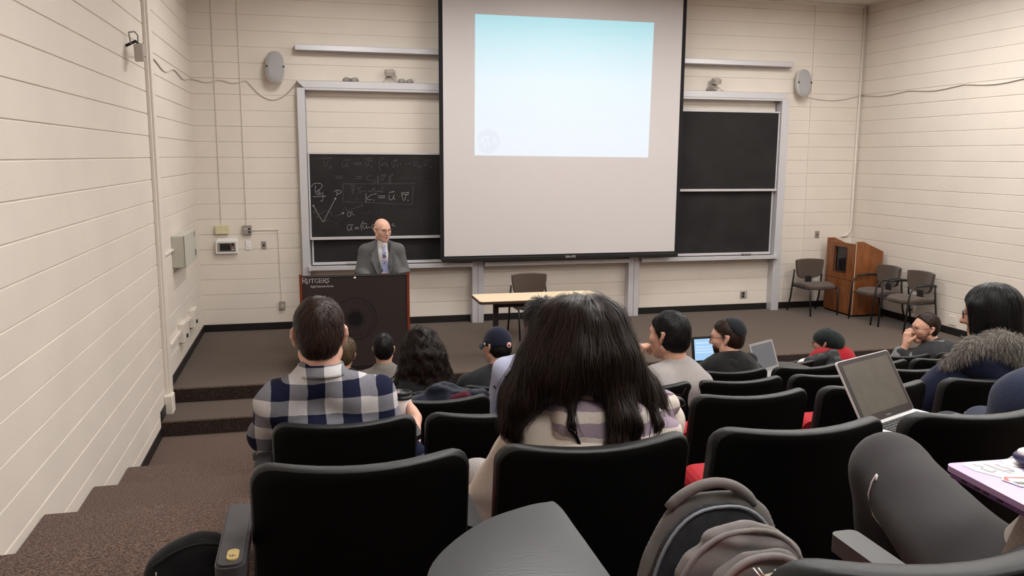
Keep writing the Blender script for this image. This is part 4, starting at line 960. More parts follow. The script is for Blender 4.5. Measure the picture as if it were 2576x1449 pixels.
M['sweater'] = cloth('heather grey sweater', (0.27, 0.235, 0.21), 0.3, 420, 0.25, 260); M['cap_navy'] = cloth('navy cap twill', (0.008, 0.0095, 0.022), 0.1, 300); M['beanie'] = cloth('dark green black knit', (0.007, 0.012, 0.011), 0.3, 150, 0.5, 160); M['kippah'] = cloth('black kippah', (0.012, 0.013, 0.016), 0.1, 200)
def band_nodes(nt, sock, period, off, duty=0.5):
    a = nt.nodes.new('ShaderNodeMath'); a.operation = 'MULTIPLY_ADD'; a.inputs[1].default_value = 1 / period; a.inputs[2].default_value = off; nt.links.new(sock, a.inputs[0])
    fr = nt.nodes.new('ShaderNodeMath'); fr.operation = 'FRACT'; nt.links.new(a.outputs[0], fr.inputs[0])
    lt = nt.nodes.new('ShaderNodeMath'); lt.operation = 'LESS_THAN'; lt.inputs[1].default_value = duty; nt.links.new(fr.outputs[0], lt.inputs[0]); return lt.outputs[0]
def plaid_mat(name, px, pz, ox, oz, cols, warp=0.012):
    m = bpy.data.materials.new(name); m.use_nodes = True; nt = m.node_tree; b = nt.nodes['Principled BSDF']; b.inputs['Roughness'].default_value = 0.9; b.inputs['Specular IOR Level'].default_value = 0.1
    tc = nt.nodes.new('ShaderNodeTexCoord'); n = nt.nodes.new('ShaderNodeTexNoise'); n.inputs['Scale'].default_value = 9; nt.links.new(tc.outputs['Object'], n.inputs['Vector'])
    vm = nt.nodes.new('ShaderNodeVectorMath'); vm.operation = 'MULTIPLY_ADD'; vm.inputs[1].default_value = (warp * 2,) * 3; nt.links.new(n.outputs['Color'], vm.inputs[0]); nt.links.new(tc.outputs['Object'], vm.inputs[2])
    sp = nt.nodes.new('ShaderNodeSeparateXYZ'); nt.links.new(vm.outputs[0], sp.inputs[0])
    bx = band_nodes(nt, sp.outputs['X'], px, ox) if px else None; bz = band_nodes(nt, sp.outputs['Z'], pz, oz)
    def mix(f, a, c):
        x = nt.nodes.new('ShaderNodeMix'); x.data_type = 'RGBA'
        for s_, v in (('A', a), ('B', c)):
            if isinstance(v, tuple): x.inputs[s_].default_value = (*v, 1)
            else: nt.links.new(v, x.inputs[s_])
        nt.links.new(f, x.inputs['Factor']); return x.outputs['Result']
    if px: c = mix(bz, mix(bx, cols[0], cols[1]), mix(bx, cols[2], cols[3]))
    else: c = mix(bz, cols[0], cols[1])
    n2 = nt.nodes.new('ShaderNodeTexNoise'); n2.inputs['Scale'].default_value = 120; nt.links.new(tc.outputs['Object'], n2.inputs['Vector'])
    mr = nt.nodes.new('ShaderNodeMapRange'); mr.inputs['To Min'].default_value = 0.82; mr.inputs['To Max'].default_value = 1.12; nt.links.new(n2.outputs['Fac'], mr.inputs['Value'])
    ml = nt.nodes.new('ShaderNodeMix'); ml.data_type = 'RGBA'; ml.blend_type = 'MULTIPLY'; ml.inputs['Factor'].default_value = 1; nt.links.new(c, ml.inputs['A']); nt.links.new(mr.outputs[0], ml.inputs['B'])
    nt.links.new(ml.outputs['Result'], b.inputs['Base Color']); return m
M['plaid'] = plaid_mat('navy buffalo check flannel', 0.127, 0.118, -0.055, 0.246, ((0.50, 0.485, 0.485), (0.165, 0.165, 0.185), (0.175, 0.175, 0.20), (0.010, 0.012, 0.032)))
M['hood_stripe'] = plaid_mat('lavender striped lining', None, 0.062, 0, 0.2, ((0.60, 0.53, 0.48), (0.30, 0.235, 0.29)), 0.035)
def print_mat():
    m = cloth('pale blue printed cotton', (0.40, 0.42, 0.56), 0.04, 40); nt = m.node_tree; b = nt.nodes['Principled BSDF']
    tc = nt.nodes.new('ShaderNodeTexCoord'); v = nt.nodes.new('ShaderNodeTexVoronoi'); v.inputs['Scale'].default_value = 17; v.inputs['Randomness'].default_value = 0.6
    nt.links.new(tc.outputs['Object'], v.inputs['Vector']); lt = nt.nodes.new('ShaderNodeMath'); lt.operation = 'LESS_THAN'; lt.inputs[1].default_value = 0.19; nt.links.new(v.outputs['Distance'], lt.inputs[0])
    mx = nt.nodes.new('ShaderNodeMix'); mx.data_type = 'RGBA'; src = b.inputs['Base Color'].links[0].from_socket; nt.links.new(src, mx.inputs['A']); mx.inputs['B'].default_value = (.03, .035, .06, 1); nt.links.new(lt.outputs[0], mx.inputs['Factor']); nt.links.new(mx.outputs['Result'], b.inputs['Base Color']); return m
M['print_shirt'] = print_mat()
M['wire'] = mat('dark spectacle frame', (0.012, 0.010, 0.010), 0.3, 0.5); M['lens'] = None
def glass_mat():
    m = bpy.data.materials.new('spectacle lens'); m.use_nodes = True; nt = m.node_tree; o = nt.nodes['Material Output']
    t = nt.nodes.new('ShaderNodeBsdfTransparent'); g = nt.nodes.new('ShaderNodeBsdfGlossy'); g.inputs['Roughness'].default_value = 0.05; mx = nt.nodes.new('ShaderNodeMixShader'); mx.inputs[0].default_value = 0.10
    nt.links.new(t.outputs[0], mx.inputs[1]); nt.links.new(g.outputs[0], mx.inputs[2]); nt.links.new(mx.outputs[0], o.inputs['Surface']); return m
M['lens'] = glass_mat()

def head_prims(c, R, s=1.0, female=False, jaw=1.0):
    P = lambda x, y, z: c + R @ (np.array([x, y, z]) * s)
    e = lambda p, r, k=0.02, sub=False: ('subell' if sub else 'ell', P(*p), np.array(r) * s, R, k * s)
    cp = lambda a, b, ra, rb, k=0.012: ('cap', P(*a), P(*b), ra * s, rb * s, k * s)
    L = [e((0, -0.012, 0.030), (0.075, 0.096, 0.086)), e((0, 0.018, 0.012), (0.067, 0.076, 0.075), 0.03), e((0, 0.030, -0.050), (0.056 * jaw, 0.060, 0.062), 0.03),
         e((0, 0.066, -0.094), (0.022 * jaw, 0.020, 0.020), 0.03), cp((0.050 * jaw, 0.0, -0.060), (0.015, 0.062, -0.098), 0.018, 0.016, 0.03), cp((-0.050 * jaw, 0.0, -0.060), (-0.015, 0.062, -0.098), 0.018, 0.016, 0.03),
         e((0.042, 0.058, -0.022), (0.024, 0.026, 0.024), 0.03), e((-0.042, 0.058, -0.022), (0.024, 0.026, 0.024), 0.03),
         cp((-0.036, 0.080, 0.026), (0.036, 0.080, 0.026), 0.010, 0.010, 0.022),
         e((0.031, 0.098, 0.006), (0.016, 0.016, 0.011), 0.014, True), e((-0.031, 0.098, 0.006), (0.016, 0.016, 0.011), 0.014, True),
         cp((0, 0.088, 0.018), (0, 0.111, -0.030), 0.0075, 0.0125, 0.012), cp((0.011, 0.098, -0.034), (-0.011, 0.098, -0.034), 0.008, 0.008, 0.008),
         cp((-0.020, 0.083, -0.062), (0.020, 0.083, -0.062), 0.008, 0.008, 0.012), cp((-0.014, 0.084, -0.070), (0.014, 0.084, -0.070), 0.0075, 0.0075, 0.008)]
    for sx in (-1, 1):
        L += [cp((sx * 0.076, -0.022, 0.016), (sx * 0.078, -0.010, -0.018), 0.012, 0.009, 0.006), cp((sx * 0.083, -0.030, 0.018), (sx * 0.086, -0.024, 0.0), 0.0075, 0.0075, 0.008), cp((sx * 0.080, -0.014, 0.025), (sx * 0.083, -0.030, 0.018), 0.0065, 0.0075, 0.008), cp((sx * 0.086, -0.024, 0.0), (sx * 0.077, -0.006, -0.030), 0.0075, 0.0085, 0.008), e((sx * 0.090, -0.010, 0.004), (0.006, 0.008, 0.013), 0.006, True)]
    return L
def hand_prims(w, d, n, thumb_side, curl=(25, 30, 25), spread=0.0, s=1.0, thumb_in=0.4):
    """w wrist, d finger direction, n direction the palm faces, thumb_side +1/-1 along n x d"""
    w = np.array(w, float); d = np.array(d, float); d /= np.linalg.norm(d); n = np.array(n, float); n -= d * (n @ d); n /= np.linalg.norm(n); sd = np.cross(n, d) * thumb_side
    L = [('cap', w, w + d * 0.03 * s, 0.026 * s, 0.026 * s, 0.02)]
    for i, u in enumerate((0.030, 0.011, -0.009, -0.028)):
        L.append(('cap', w + d * 0.022 * s + sd * u * 0.75 * s, w + d * 0.088 * s + sd * u * s, 0.0165 * s, 0.0135 * s, 0.014))
    lens = [(0.040, 0.025, 0.020), (0.045, 0.028, 0.022), (0.041, 0.026, 0.021), (0.032, 0.020, 0.018)]
    for i, u in enumerate((0.030, 0.011, -0.009, -0.028)):
        p = w + d * 0.088 * s + sd * u * s; a = 0; r = 0.0105
        for j in range(3):
            a += math.radians(curl[j]); dd = d * math.cos(a) + n * math.sin(a) + sd * u * spread * 6; dd /= np.linalg.norm(dd); q = p + dd * lens[i][j] * s
            L.append(('cap', p, q, r * s, (r - 0.0013) * s, 0.004)); p = q; r -= 0.0013
    b = w + d * 0.022 * s + sd * 0.026 * s; t1 = d * 0.75 + sd * 0.65 + n * thumb_in; t1 /= np.linalg.norm(t1); q = b + t1 * 0.046 * s; t2 = d * 0.9 + sd * 0.15 + n * thumb_in * 1.3; t2 /= np.linalg.norm(t2); q2 = q + t2 * 0.034 * s
    L += [('cap', b, q, 0.016 * s, 0.0125 * s, 0.012), ('cap', q, q2, 0.0125 * s, 0.010 * s, 0.006)]
    return L

class Person: pass
def person(label, origin, head, yaw=0, pitch=0, roll=0, hs=1.0, neck=None, sw=0.42, shz=None, shc=None, sk='skin1', shirt=None, pants='jeans', sleeve=1.0, arms=(None, None), chest=(0.0, 0.17, 0.66), pelvis=(0.0, 0.27, 0.46), fine=0.006, stand=False, infl=0.014, wr=0.006, bulk=1.0, face=True, jaw=1.0, legs=None, hands=(None, None), pelvis_w=0.075, shirt_h=0.009, seed=1, leg_r=(0.085, 0.058), group='seated listeners'):
    """all positions in world metres; arms: (elbow, wrist) for left, right"""
    F = Person(); O = np.array(origin, float); F.O = O; F.hs = hs
    F.c = np.array(head) - O; F.R = rotm(yaw, pitch, roll)
    nk = np.array(neck) - O; F.nk = nk
    sc = np.array(shc) - O if shc is not None else np.array([nk[0], nk[1] + 0.01, (shz - O[2]) if shz else nk[2] - 0.09])
    F.sc = sc; pv = np.array(pelvis, float); pv[0] += 0; ch = np.array(chest, float); ch[0] += sc[0] * 0.6
    hw = sw / 2
    SL, SRt = sc + np.array([-hw + 0.055, 0, -0.005]), sc + np.array([hw - 0.055, 0, -0.005])
    torso = []
    for sx in (-1, 1):
        torso += [('cap', pv + [sx * pelvis_w, 0, 0], ch + [sx * 0.072 * bulk, 0, 0], 0.105 * bulk, 0.105 * bulk, 0.05), ('cap', ch + [sx * 0.072 * bulk, 0, 0], sc + [sx * (hw - 0.14), 0.01, -0.065], 0.105 * bulk, 0.080, 0.05),
                  ('cap', nk + [sx * 0.02, -0.012, -0.015], sc + [sx * (hw - 0.075), 0.0, 0.0], 0.050, 0.048, 0.06)]
    torso += [('cap', SL, SRt, 0.052, 0.052, 0.05)]
    A = {}
    armp = []; fore = []; hnd = []
    for k, (sx, S_) in enumerate(((-1, SL), (1, SRt))):
        a = arms[k]
        if a is None: el = S_ + [sx * 0.05, 0.06, -0.25]; wr_ = el + [-sx * 0.08, 0.20, -0.02]
        else: el, wr_ = np.array(a[0]) - O, np.array(a[1]) - O
        A[k] = (S_, el, wr_)
        armp += [('cap', S_, el, 0.054 * bulk, 0.044, 0.03)]
        fore += [('cap', el, wr_, 0.043, 0.027, 0.02)]
        hp = hands[k] or {}
        d = np.array(hp.get('d', wr_ - el), float); n = np.array(hp.get('n', (0, 0, -1)), float)
        hnd.append(hand_prims(wr_, d, n, hp.get('side', 1 if sx > 0 else -1), hp.get('curl', (20, 25, 20)), s=hp.get('s', 1.0), thumb_in=hp.get('thumb', 0.4)))
    F.A = A
    if legs is None:
        if stand: legs = [((sx * 0.10, pv[1], pv[2] - 0.02), (sx * 0.11, pv[1] + 0.02, 0.48), (sx * 0.11, pv[1] - 0.02, 0.07)) for sx in (-1, 1)]
        else: legs = [((sx * 0.10, pv[1] + 0.02, pv[2] - 0.01), (sx * 0.14, pv[1] + 0.42, pv[2] - 0.05), (sx * 0.13, pv[1] + 0.40, 0.09)) for sx in (-1, 1)]
    else: legs = [tuple(np.array(q) - O for q in l) for l in legs]
    lg = []
    for hp, kn, an in legs:
        hp, kn, an = [np.array(q, float) for q in (hp, kn, an)]; ft = np.array([0, 1.0, 0]) * (1 if not stand or True else 1)
        lg += [('cap', hp, kn, leg_r[0], leg_r[1], 0.04), ('cap', kn, an, leg_r[1] * 0.95, 0.038, 0.03)]
    F.legs = lg
    feet = []
    for hp, kn, an in legs:
        an = np.array(an, float); fd = np.array([0, 0.17 if not stand else -0.17, -0.035]); feet += [('cap', an + [0, -0.02 if not stand else 0.02, -0.02], an + fd, 0.040, 0.032, 0.03)]
    hb = F.c + F.R @ (np.array([0, -0.022, -0.055]) * hs)
    F.neckp = [('cap', nk + [0, -0.005, -0.05], nk + (hb - nk) * 0.35, 0.062, 0.054 * hs, 0.03), ('cap', nk + (hb - nk) * 0.35, hb, 0.054 * hs, 0.054 * hs, 0.03)]
    hp_ = head_prims(F.c, F.R, hs, jaw=jaw)
    F.headp = hp_
    (hv, hq), _ = sdf_mesh(F.neckp + hp_, fine)
    # the skin under the clothes is drawn in slightly so that cloth always covers it
    (bv, bq), _ = sdf_mesh([(p[0], p[1], p[2], p[3] * 0.82, p[4] * 0.82, p[5]) for p in torso + armp] + fore + [(p[0], p[1], p[2], p[3] * 0.8, p[4] * 0.8, p[5]) for p in lg], 0.014)
    parts = [(hv, hq), (bv, bq)]
    for k in (0, 1):
        (v, q), _ = sdf_mesh([fore[k]] + hnd[k], 0.0042 if hands[k] else 0.007); parts.append((v, q))
    o = bpy.data.objects.new('person', np_mesh('person', parts, sk)); COL.objects.link(o); o.location = origin
    tag(o, label, 'person', group); F.o = o
    # clothes
    sp = torso + [('cap', A[k][0], A[k][1], 0.054 * bulk, 0.046, 0.03) for k in (0, 1)]
    for k in (0, 1):
        s_ = sleeve[k] if isinstance(sleeve, (tuple, list)) else sleeve
        S_, el, w = A[k]
        if s_ > 0: sp.append(('cap', el, el + (w - el) * s_, 0.047, 0.047 - 0.014 * s_, 0.02))
    if sleeve == -1: sp = torso + [('cap', A[k][0], A[k][0] + (A[k][1] - A[k][0]) * 0.6, 0.054, 0.055, 0.03) for k in (0, 1)]
    F.shirtp = sp
    if shirt:
        (v, q), F.S = sdf_mesh(sp, shirt_h, infl, (wr, 26, seed, (1, 1, 1.6)))
        F.shirt = obj('shirt', np_mesh('shirt', [(v, q)], shirt), None, o)
    (v, q), _ = sdf_mesh(lg + [('cap', pv + [-0.08, 0, -0.02], pv + [0.08, 0, -0.02], 0.11, 0.11, 0.05)], 0.012, 0.012, (0.004, 24, seed + 5)); obj('trousers', np_mesh('trousers', [(v, q)], pants), None, o)
    for p in feet:
        (v, q), _ = sdf_mesh([p], 0.010, 0.004); obj('shoe', np_mesh('shoe', [(v, q)], 'black_plastic'), None, o)
    F.P = lambda x, y, z: F.c + F.R @ (np.array([x, y, z]) * hs)
    if face:
        for sx in (-1, 1):
            b = MB(); b.lathe([(0.0115 * math.sin(PI * t / 10), -0.0115 * math.cos(PI * t / 10)) for t in range(11)], n=14); b.xf(Matrix.Translation(F.P(sx * 0.031, 0.0765, 0.006))); ey = obj('eye', b, 'eye', o)
            b = MB(); b.lathe([(0.0062 * math.sin(PI * t / 8), -0.0062 * math.cos(PI * t / 8)) for t in range(9)], n=10); b.xf(Matrix.Translation(F.P(sx * 0.031, 0.0835, 0.006))); obj('iris', b, 'iris', ey)
    return F
def sub(F, name, prims, h, m, infl=0.0, noise=None, post=None, parent=None):
    (v, q), S = sdf_mesh(prims, h, infl, noise, post); return obj(name, np_mesh(name, [(v, q)], m), None, parent or F.o), S
def hl(F, prims):
    """head-local prims to person space"""
    L = []
    for p in prims:
        if p[0] in ('cap', 'subcap'): L.append((p[0], F.P(*p[1]), F.P(*p[2]), p[3] * F.hs, p[4] * F.hs, (p[5] if len(p) > 5 else 0.02)))
        else: L.append((p[0], F.P(*p[1]), np.array(p[2]) * F.hs, F.R, (p[3] if len(p) > 3 else 0.02)))
    return L
def local_coords(F, S):
    x, y, z = S.grid(); c, R = F.c, F.R
    return [((x - c[0]) * R[0, j] + (y - c[1]) * R[1, j] + (z - c[2]) * R[2, j]) / F.hs for j in range(3)]
def hairline(F, front=0.02, slope=1.2, low=0.5, z0=0.03, bottom=-0.075):
    def post(S):
        x, y, z = local_coords(F, S)
        lim = front + slope * np.maximum(z - z0, 0) + low * np.minimum(z - z0, 0)
        d = (y - lim) * 0.7; S.f = np.maximum(np.maximum(S.f, d), bottom - z).astype(np.float32)
    return post
def ribbons(P, n, width, closed_tip=True):
    """P: (N, K, 3) strand points, n: (N, K, 3) normals -> verts, quads"""
    N, K, _ = P.shape; T = np.gradient(P, axis=1); Sd = np.cross(T, n); Sd /= np.linalg.norm(Sd, axis=2, keepdims=True) + 1e-9
    w = width * np.ones((N, 1, 1)) * (np.sin(np.linspace(0.5, PI - 0.08, K)) ** 0.6)[None, :, None]
    V = np.stack([P - Sd * w / 2, P + Sd * w / 2], 2).reshape(-1, 3); i = np.arange(N)[:, None] * K * 2 + np.arange(K - 1)[None] * 2
    Q = np.stack([i, i + 1, i + 3, i + 2], 2).reshape(-1, 4); return V, Q
def strands(S, start, flow, length, K, width, off=(0.001, 0.004), seed=0, jit=0.15, lift=0.0):
    """grow hair ribbons that follow the surface of S"""
    rs = np.random.RandomState(seed); P = start.copy(); N = len(P); o0 = rs.uniform(*off, size=N); L = length * rs.uniform(0.65, 1.1, size=N); st = (L / (K - 1))[:, None]
    wob = rs.normal(size=(N, 3)) * jit; PP = []; NN = []; dprev = None
    for k in range(K):
        n = S.nrm(P); d = S.val(P); P = P - n * (d - o0 - lift * (k / K) ** 2)[:, None]
        PP.append(P.copy()); NN.append(n)
        f = flow(P, k / K) + wob; f = f - n * (f * n).sum(1, keepdims=True); f /= np.linalg.norm(f, axis=1, keepdims=True) + 1e-9
        if dprev is not None: f = f * 0.6 + dprev * 0.4
        dprev = f; P = P + f * st
    return ribbons(np.stack(PP, 1), np.stack(NN, 1), width)
def short_hair(F, m, prims=None, n=1500, length=0.045, post=None, whorl=(0.0, -0.065, 0.085), lift=0.004, seed=3, jit=0.3, width=0.0022, noise=(0.0025, 90)):
    prims = prims or [('ell', (0, -0.013, 0.034), (0.0815, 0.103, 0.0925)), ('ell', (0, -0.042, -0.018), (0.068, 0.066, 0.066), 0.03)]
    o, S = sub(F, 'hair', hl(F, prims), 0.006, m, 0.0, (noise[0], noise[1], seed), post or hairline(F))
    V, _ = S.mesh(); rs = np.random.RandomState(seed); st = V[rs.randint(0, len(V), n)]; w = F.P(*whorl)
    def flow(P, t):
        d = P - w; d /= np.linalg.norm(d, axis=1, keepdims=True) + 1e-6; return d + np.array([0, 0, -0.35])
    v, q = strands(S, st, flow, length, 6, width, (0.0005, 0.004), seed, jit, lift)
    h2 = obj('hair_strands', np_mesh('hair_strands', [(v, q)], m), None, F.o, kind='stuff'); return o, S
def glasses(F, m='wire', r=0.022, wide=1.0, square=False, thick=0.0016, z=0.004):
    b = MB(); c = []
    for sx in (-1, 1):
        P = []
        for k in range(25):
            a = 2 * PI * k / 24; u, v = math.cos(a), math.sin(a)
            if square: u = math.copysign(abs(u) ** 0.5, u); v = math.copysign(abs(v) ** 0.5, v) * 0.8
            P.append(F.P(sx * 0.0335 * wide + r * wide * u, 0.104 - 0.006 * abs(u * 0.5 + sx * 0.5), z + r * 0.85 * v))
        b.tube(P, thick, 6, False); c.append(P)
        b.tube([F.P(sx * (0.0335 * wide + r * wide), 0.100, z + 0.006), F.P(sx * 0.074, 0.060, z + 0.008), F.P(sx * 0.083, -0.005, z + 0.012), F.P(sx * 0.082, -0.03, z - 0.004)], thick * 0.9, 6)
    b.tube([F.P(-0.012, 0.107, z + 0.004), F.P(0, 0.110, z + 0.007), F.P(0.012, 0.107, z + 0.004)], thick, 6)
    g = obj('spectacles', b, m, F.o)
    for P in c:
        b = MB(); b.add(P[:-1], [tuple(range(24))]); obj('lens', b, 'lens', g, fix=False)
    return g
def collar(F, m, r=0.066, h=0.045, flare=0.012, tilt=0.25, gap=0.5, name='collar', c=None, n=28, lapel=0.0, th=0.006, ry=1.05):
    """folded collar band round the neck, open at the front"""
    c = F.nk if c is None else c; V = []; Fc = []
    prof = [(0, 0), (-0.003, h), (flare * 0.6, h + 0.004), (flare + th, 0.008), (flare + th + 0.004, 0.0), (flare, -0.004)]
    A = np.linspace(PI / 2 + gap, PI / 2 + 2 * PI - gap, n)
    for a in A:
        for dr, z in prof:
            rr = r + dr; y = rr * ry * math.sin(a)
            V.append((c[0] + rr * math.cos(a), c[1] + y, c[2] - 0.012 + z - y * tilt))
    k = len(prof)
    for i in range(n - 1):
        for j in range(k): Fc.append((i * k + j, i * k + (j + 1) % k, (i + 1) * k + (j + 1) % k, (i + 1) * k + j))
    Fc += [tuple(range(k)), tuple((n - 1) * k + j for j in reversed(range(k)))]
    b = MB(); b.add(V, Fc, True); return obj(name, b, m, F.o)
# ================================================================ the people
def seat_o(r, i):
    return tuple(SEATS[(r, i)][0].location)
def put(r, i, dx=0.0):
    x, y, z = seat_o(r, i); return (x + dx, y, z)

# ---- lecturer at the podium
L = person('bald man in a grey suit and patterned tie speaking behind the podium', (2.27, -1.64, 0.0), (2.275, -1.66, 1.495), yaw=154, pitch=8, roll=0, hs=1.12, neck=(2.27, -1.62, 1.335), sw=0.50, shz=1.245, sk='skin3',
           shirt=None, arms=(((2.01, -1.66, 0.985), (2.07, -1.90, 0.955)), ((2.53, -1.66, 0.985), (2.47, -1.90, 0.955))), chest=(0, 0.0, 1.08), pelvis=(0, 0.0, 0.84), stand=True, fine=0.005, jaw=1.2, group=None, pants='suit', hands=({'n': (0, 0, -1), 'd': (0.3, -1, -0.05)}, {'n': (0, 0, -1), 'd': (-0.3, -1, -0.05)}))
# shirt front, jacket, lapels, tie
sub(L, 'white_shirt', [('cap', (0, -0.065, 0.85), (0, -0.050, 1.20), 0.095, 0.075, 0.03), ('cap', (0, -0.02, 1.22), (0, -0.020, 1.315), 0.070, 0.066, 0.03)], 0.006, 'white_shirt')
def open_front(S):
    x, y, z = S.grid()
    hw = 0.018 + 0.062 * np.clip((z - 0.93) / 0.36, 0, 1); d = np.maximum(np.abs(x - 0.014) - hw, y + 0.045) * 0.8
    S.f = np.maximum(S.f, -d).astype(np.float32)
jk, _ = sub(L, 'suit_jacket', L.shirtp + [('cap', (-0.09, 0, 0.80), (-0.10, 0.0, 1.0), 0.12, 0.12, 0.05), ('cap', (0.09, 0, 0.80), (0.10, 0, 1.0), 0.12, 0.12, 0.05)], 0.007, 'suit', 0.022, (0.004, 17, 4, (1, 1, 0.7)), open_front)
for sx in (-1, 1):
    b = MB(); P = [(sx * 0.078 + 0.014, -0.078, 1.300), (sx * 0.135, -0.100, 1.225), (sx * 0.128, -0.132, 1.185), (sx * 0.150, -0.142, 1.165), (sx * 0.062, -0.186, 0.95), (sx * 0.022 + 0.014, -0.182, 0.90)]
    b.add(P + [(p[0], p[1] + 0.012, p[2]) for p in P], [(0, 1, 2, 3, 4, 5), (11, 10, 9, 8, 7, 6)] + [(i, (i + 1) % 6, (i + 1) % 6 + 6, i + 6) for i in range(6)]); obj('lapel', b, 'suit', jk)
collar(L, 'white_shirt', 0.071, 0.036, 0.010, 0.22, 0.22); 
tm = bpy.data.materials.new('patterned tie'); tm.use_nodes = True; nt = tm.node_tree; tb_ = nt.nodes['Principled BSDF']; tb_.inputs['Roughness'].default_value = 0.5
tc = nt.nodes.new('ShaderNodeTexCoord'); vr = nt.nodes.new('ShaderNodeTexVoronoi'); vr.inputs['Scale'].default_value = 26; nt.links.new(tc.outputs['Object'], vr.inputs['Vector']); cr = nt.nodes.new('ShaderNodeValToRGB'); cr.color_ramp.interpolation = 'CONSTANT'
cr.color_ramp.elements[0].color = (.02, .02, .06, 1); cr.color_ramp.elements[1].position = 0.3; cr.color_ramp.elements[1].color = (.24, .25, .42, 1); e = cr.color_ramp.elements.new(0.6); e.color = (.5, .3, .34, 1); e = cr.color_ramp.elements.new(0.78); e.color = (.22, .24, .40, 1)
sp = nt.nodes.new('ShaderNodeSeparateColor'); nt.links.new(vr.outputs['Color'], sp.inputs[0]); nt.links.new(sp.outputs[0], cr.inputs['Fac']); nt.links.new(cr.outputs['Color'], tb_.inputs['Base Color'])
b = MB(); P = [(-0.022, -0.096, 1.318), (0.022, -0.096, 1.318), (0.013, -0.112, 1.272), (0.036, -0.168, 1.06), (0.044, -0.182, 0.88), (0.0, -0.186, 0.82), (-0.044, -0.182, 0.88), (-0.036, -0.168, 1.06), (-0.013, -0.112, 1.272)]
P = [P[0], P[1], P[2], tuple((a + c) / 2 for a, c in zip(P[2], P[3]))] + P[3:8] + [tuple((a + c) / 2 for a, c in zip(P[7], P[8])), P[8]]
P = [(x + 0.014, y - 0.010 - 0.014 * max(0, 1 - abs(z - 1.15) / 0.12), z) for x, y, z in P]; n = len(P); b.add(P + [(x, y + 0.01, z) for x, y, z in P], [tuple(range(n)), tuple(range(2 * n - 1, n - 1, -1))] + [(i, (i + 1) % n, (i + 1) % n + n, i + n) for i in range(n)]); obj('tie', b, tm, L.o)
glasses(L, 'wire', 0.0215, 1.0, False, 0.0018)
sub(L, 'lips', hl(L, [('cap', (-0.020, 0.0885, -0.062), (0.020, 0.0885, -0.062), 0.006, 0.006, 0.004), ('cap', (-0.014, 0.090, -0.074), (0.014, 0.090, -0.074), 0.006, 0.006, 0.004)]), 0.003, 'lip')
sub(L, 'mouth', hl(L, [('ell', (0, 0.0905, -0.068), (0.016, 0.006, 0.0055))]), 0.0025, 'mouth')
for sx in (-1, 1): sub(L, 'eyebrow', hl(L, [('cap', (sx * 0.018, 0.0905, 0.030), (sx * 0.048, 0.079, 0.031), 0.0042, 0.003)]), 0.003, 'hair_brown')

# ---- man in the checked shirt with the paper cup
Pm = person('man with short brown hair in a navy and white checked flannel shirt', put('B', 0), (1.470, -8.52, 1.712), yaw=3, pitch=9, roll=-1, hs=1.12, neck=(1.470, -8.545, 1.575), sw=0.465, shc=(1.484, -8.545, 1.47), sk='skin3', shirt='plaid', pants='khaki', sleeve=(1.0, 0.15),
            arms=(((1.262, -8.42, 1.30), (1.36, -8.18, 1.215)), ((1.785, -8.60, 1.225), (1.826, -8.43, 1.335))), chest=(0, 0.185, 0.58), infl=0.016, wr=0.013, shirt_h=0.0070, bulk=1.02,
            hands=(None, {'d': (-0.28, 0.55, 0.78), 'n': (-0.95, 0.1, -0.3), 'side': 1, 'curl': (42, 45, 30), 'thumb': 0.7}), legs=[((1.44, -8.46, 1.19), (1.26, -8.12, 1.20), (1.26, -8.12, 0.80)), ((1.62, -8.46, 1.19), (1.80, -8.12, 1.19), (1.78, -8.12, 0.80))])
M['plaid'].node_tree.nodes  # pattern offsets are set in the shader
short_hair(Pm, 'hair_brown', [('ell', (0, -0.014, 0.034), (0.0815, 0.103, 0.094)), ('ell', (0, -0.046, -0.020), (0.066, 0.066, 0.066), 0.03)], n=3000, length=0.035, lift=0.003, width=0.0020)
collar(Pm, 'plaid', 0.075, 0.040, 0.012, 0.12, 0.5, c=Pm.nk + np.array([0, 0, 0.004]))
# sleeve seams and yoke line
cup = empty('paper_cup', (1.782, -8.40, 1.325), 0, 'pale paper coffee cup with a black lid in a hand', 'cup')
b = MB(); b.lathe([(0, 0), (0.028, 0), (0.0295, 0.002), (0.0385, 0.094), (0.0375, 0.094), (0.028, 0.004), (0, 0.004)]); obj('cup_body', b, mat('matt paper', (0.66, 0.55, 0.52), 0.7, 0.2), cup)
b = MB(); b.lathe([(0.0405, 0.090), (0.042, 0.092), (0.042, 0.099), (0.0385, 0.101), (0.0375, 0.112), (0.0385, 0.115), (0.036, 0.117), (0.034, 0.112), (0, 0.111)]); obj('lid', b, 'black_plastic', cup)

# ---- long haired woman in the oatmeal hoodie
G = person('woman with long dark brown hair in an oatmeal hooded sweatshirt', put('A', 1, 0.03), (2.155, -9.45, 1.862), yaw=2, pitch=6, hs=1.0, neck=(2.17, -9.47, 1.72), sw=0.47, shc=(2.215, -9.475, 1.622), sk='skin1', shirt='hoodie', pants='grey_tee', sleeve=1.0, infl=0.020, wr=0.007, shirt_h=0.008,
           arms=(((1.905, -9.38, 1.36), (2.02, -9.13, 1.36)), ((2.44, -9.38, 1.38), (2.34, -9.12, 1.38))), chest=(0, 0.20, 0.56), pelvis=(0, 0.29, 0.46), legs=[((2.06, -9.49, 1.38), (1.945, -9.12, 1.335), (1.96, -9.15, 1.02)), ((2.23, -9.49, 1.38), (2.27, -9.12, 1.335), (2.27, -9.15, 1.02))])
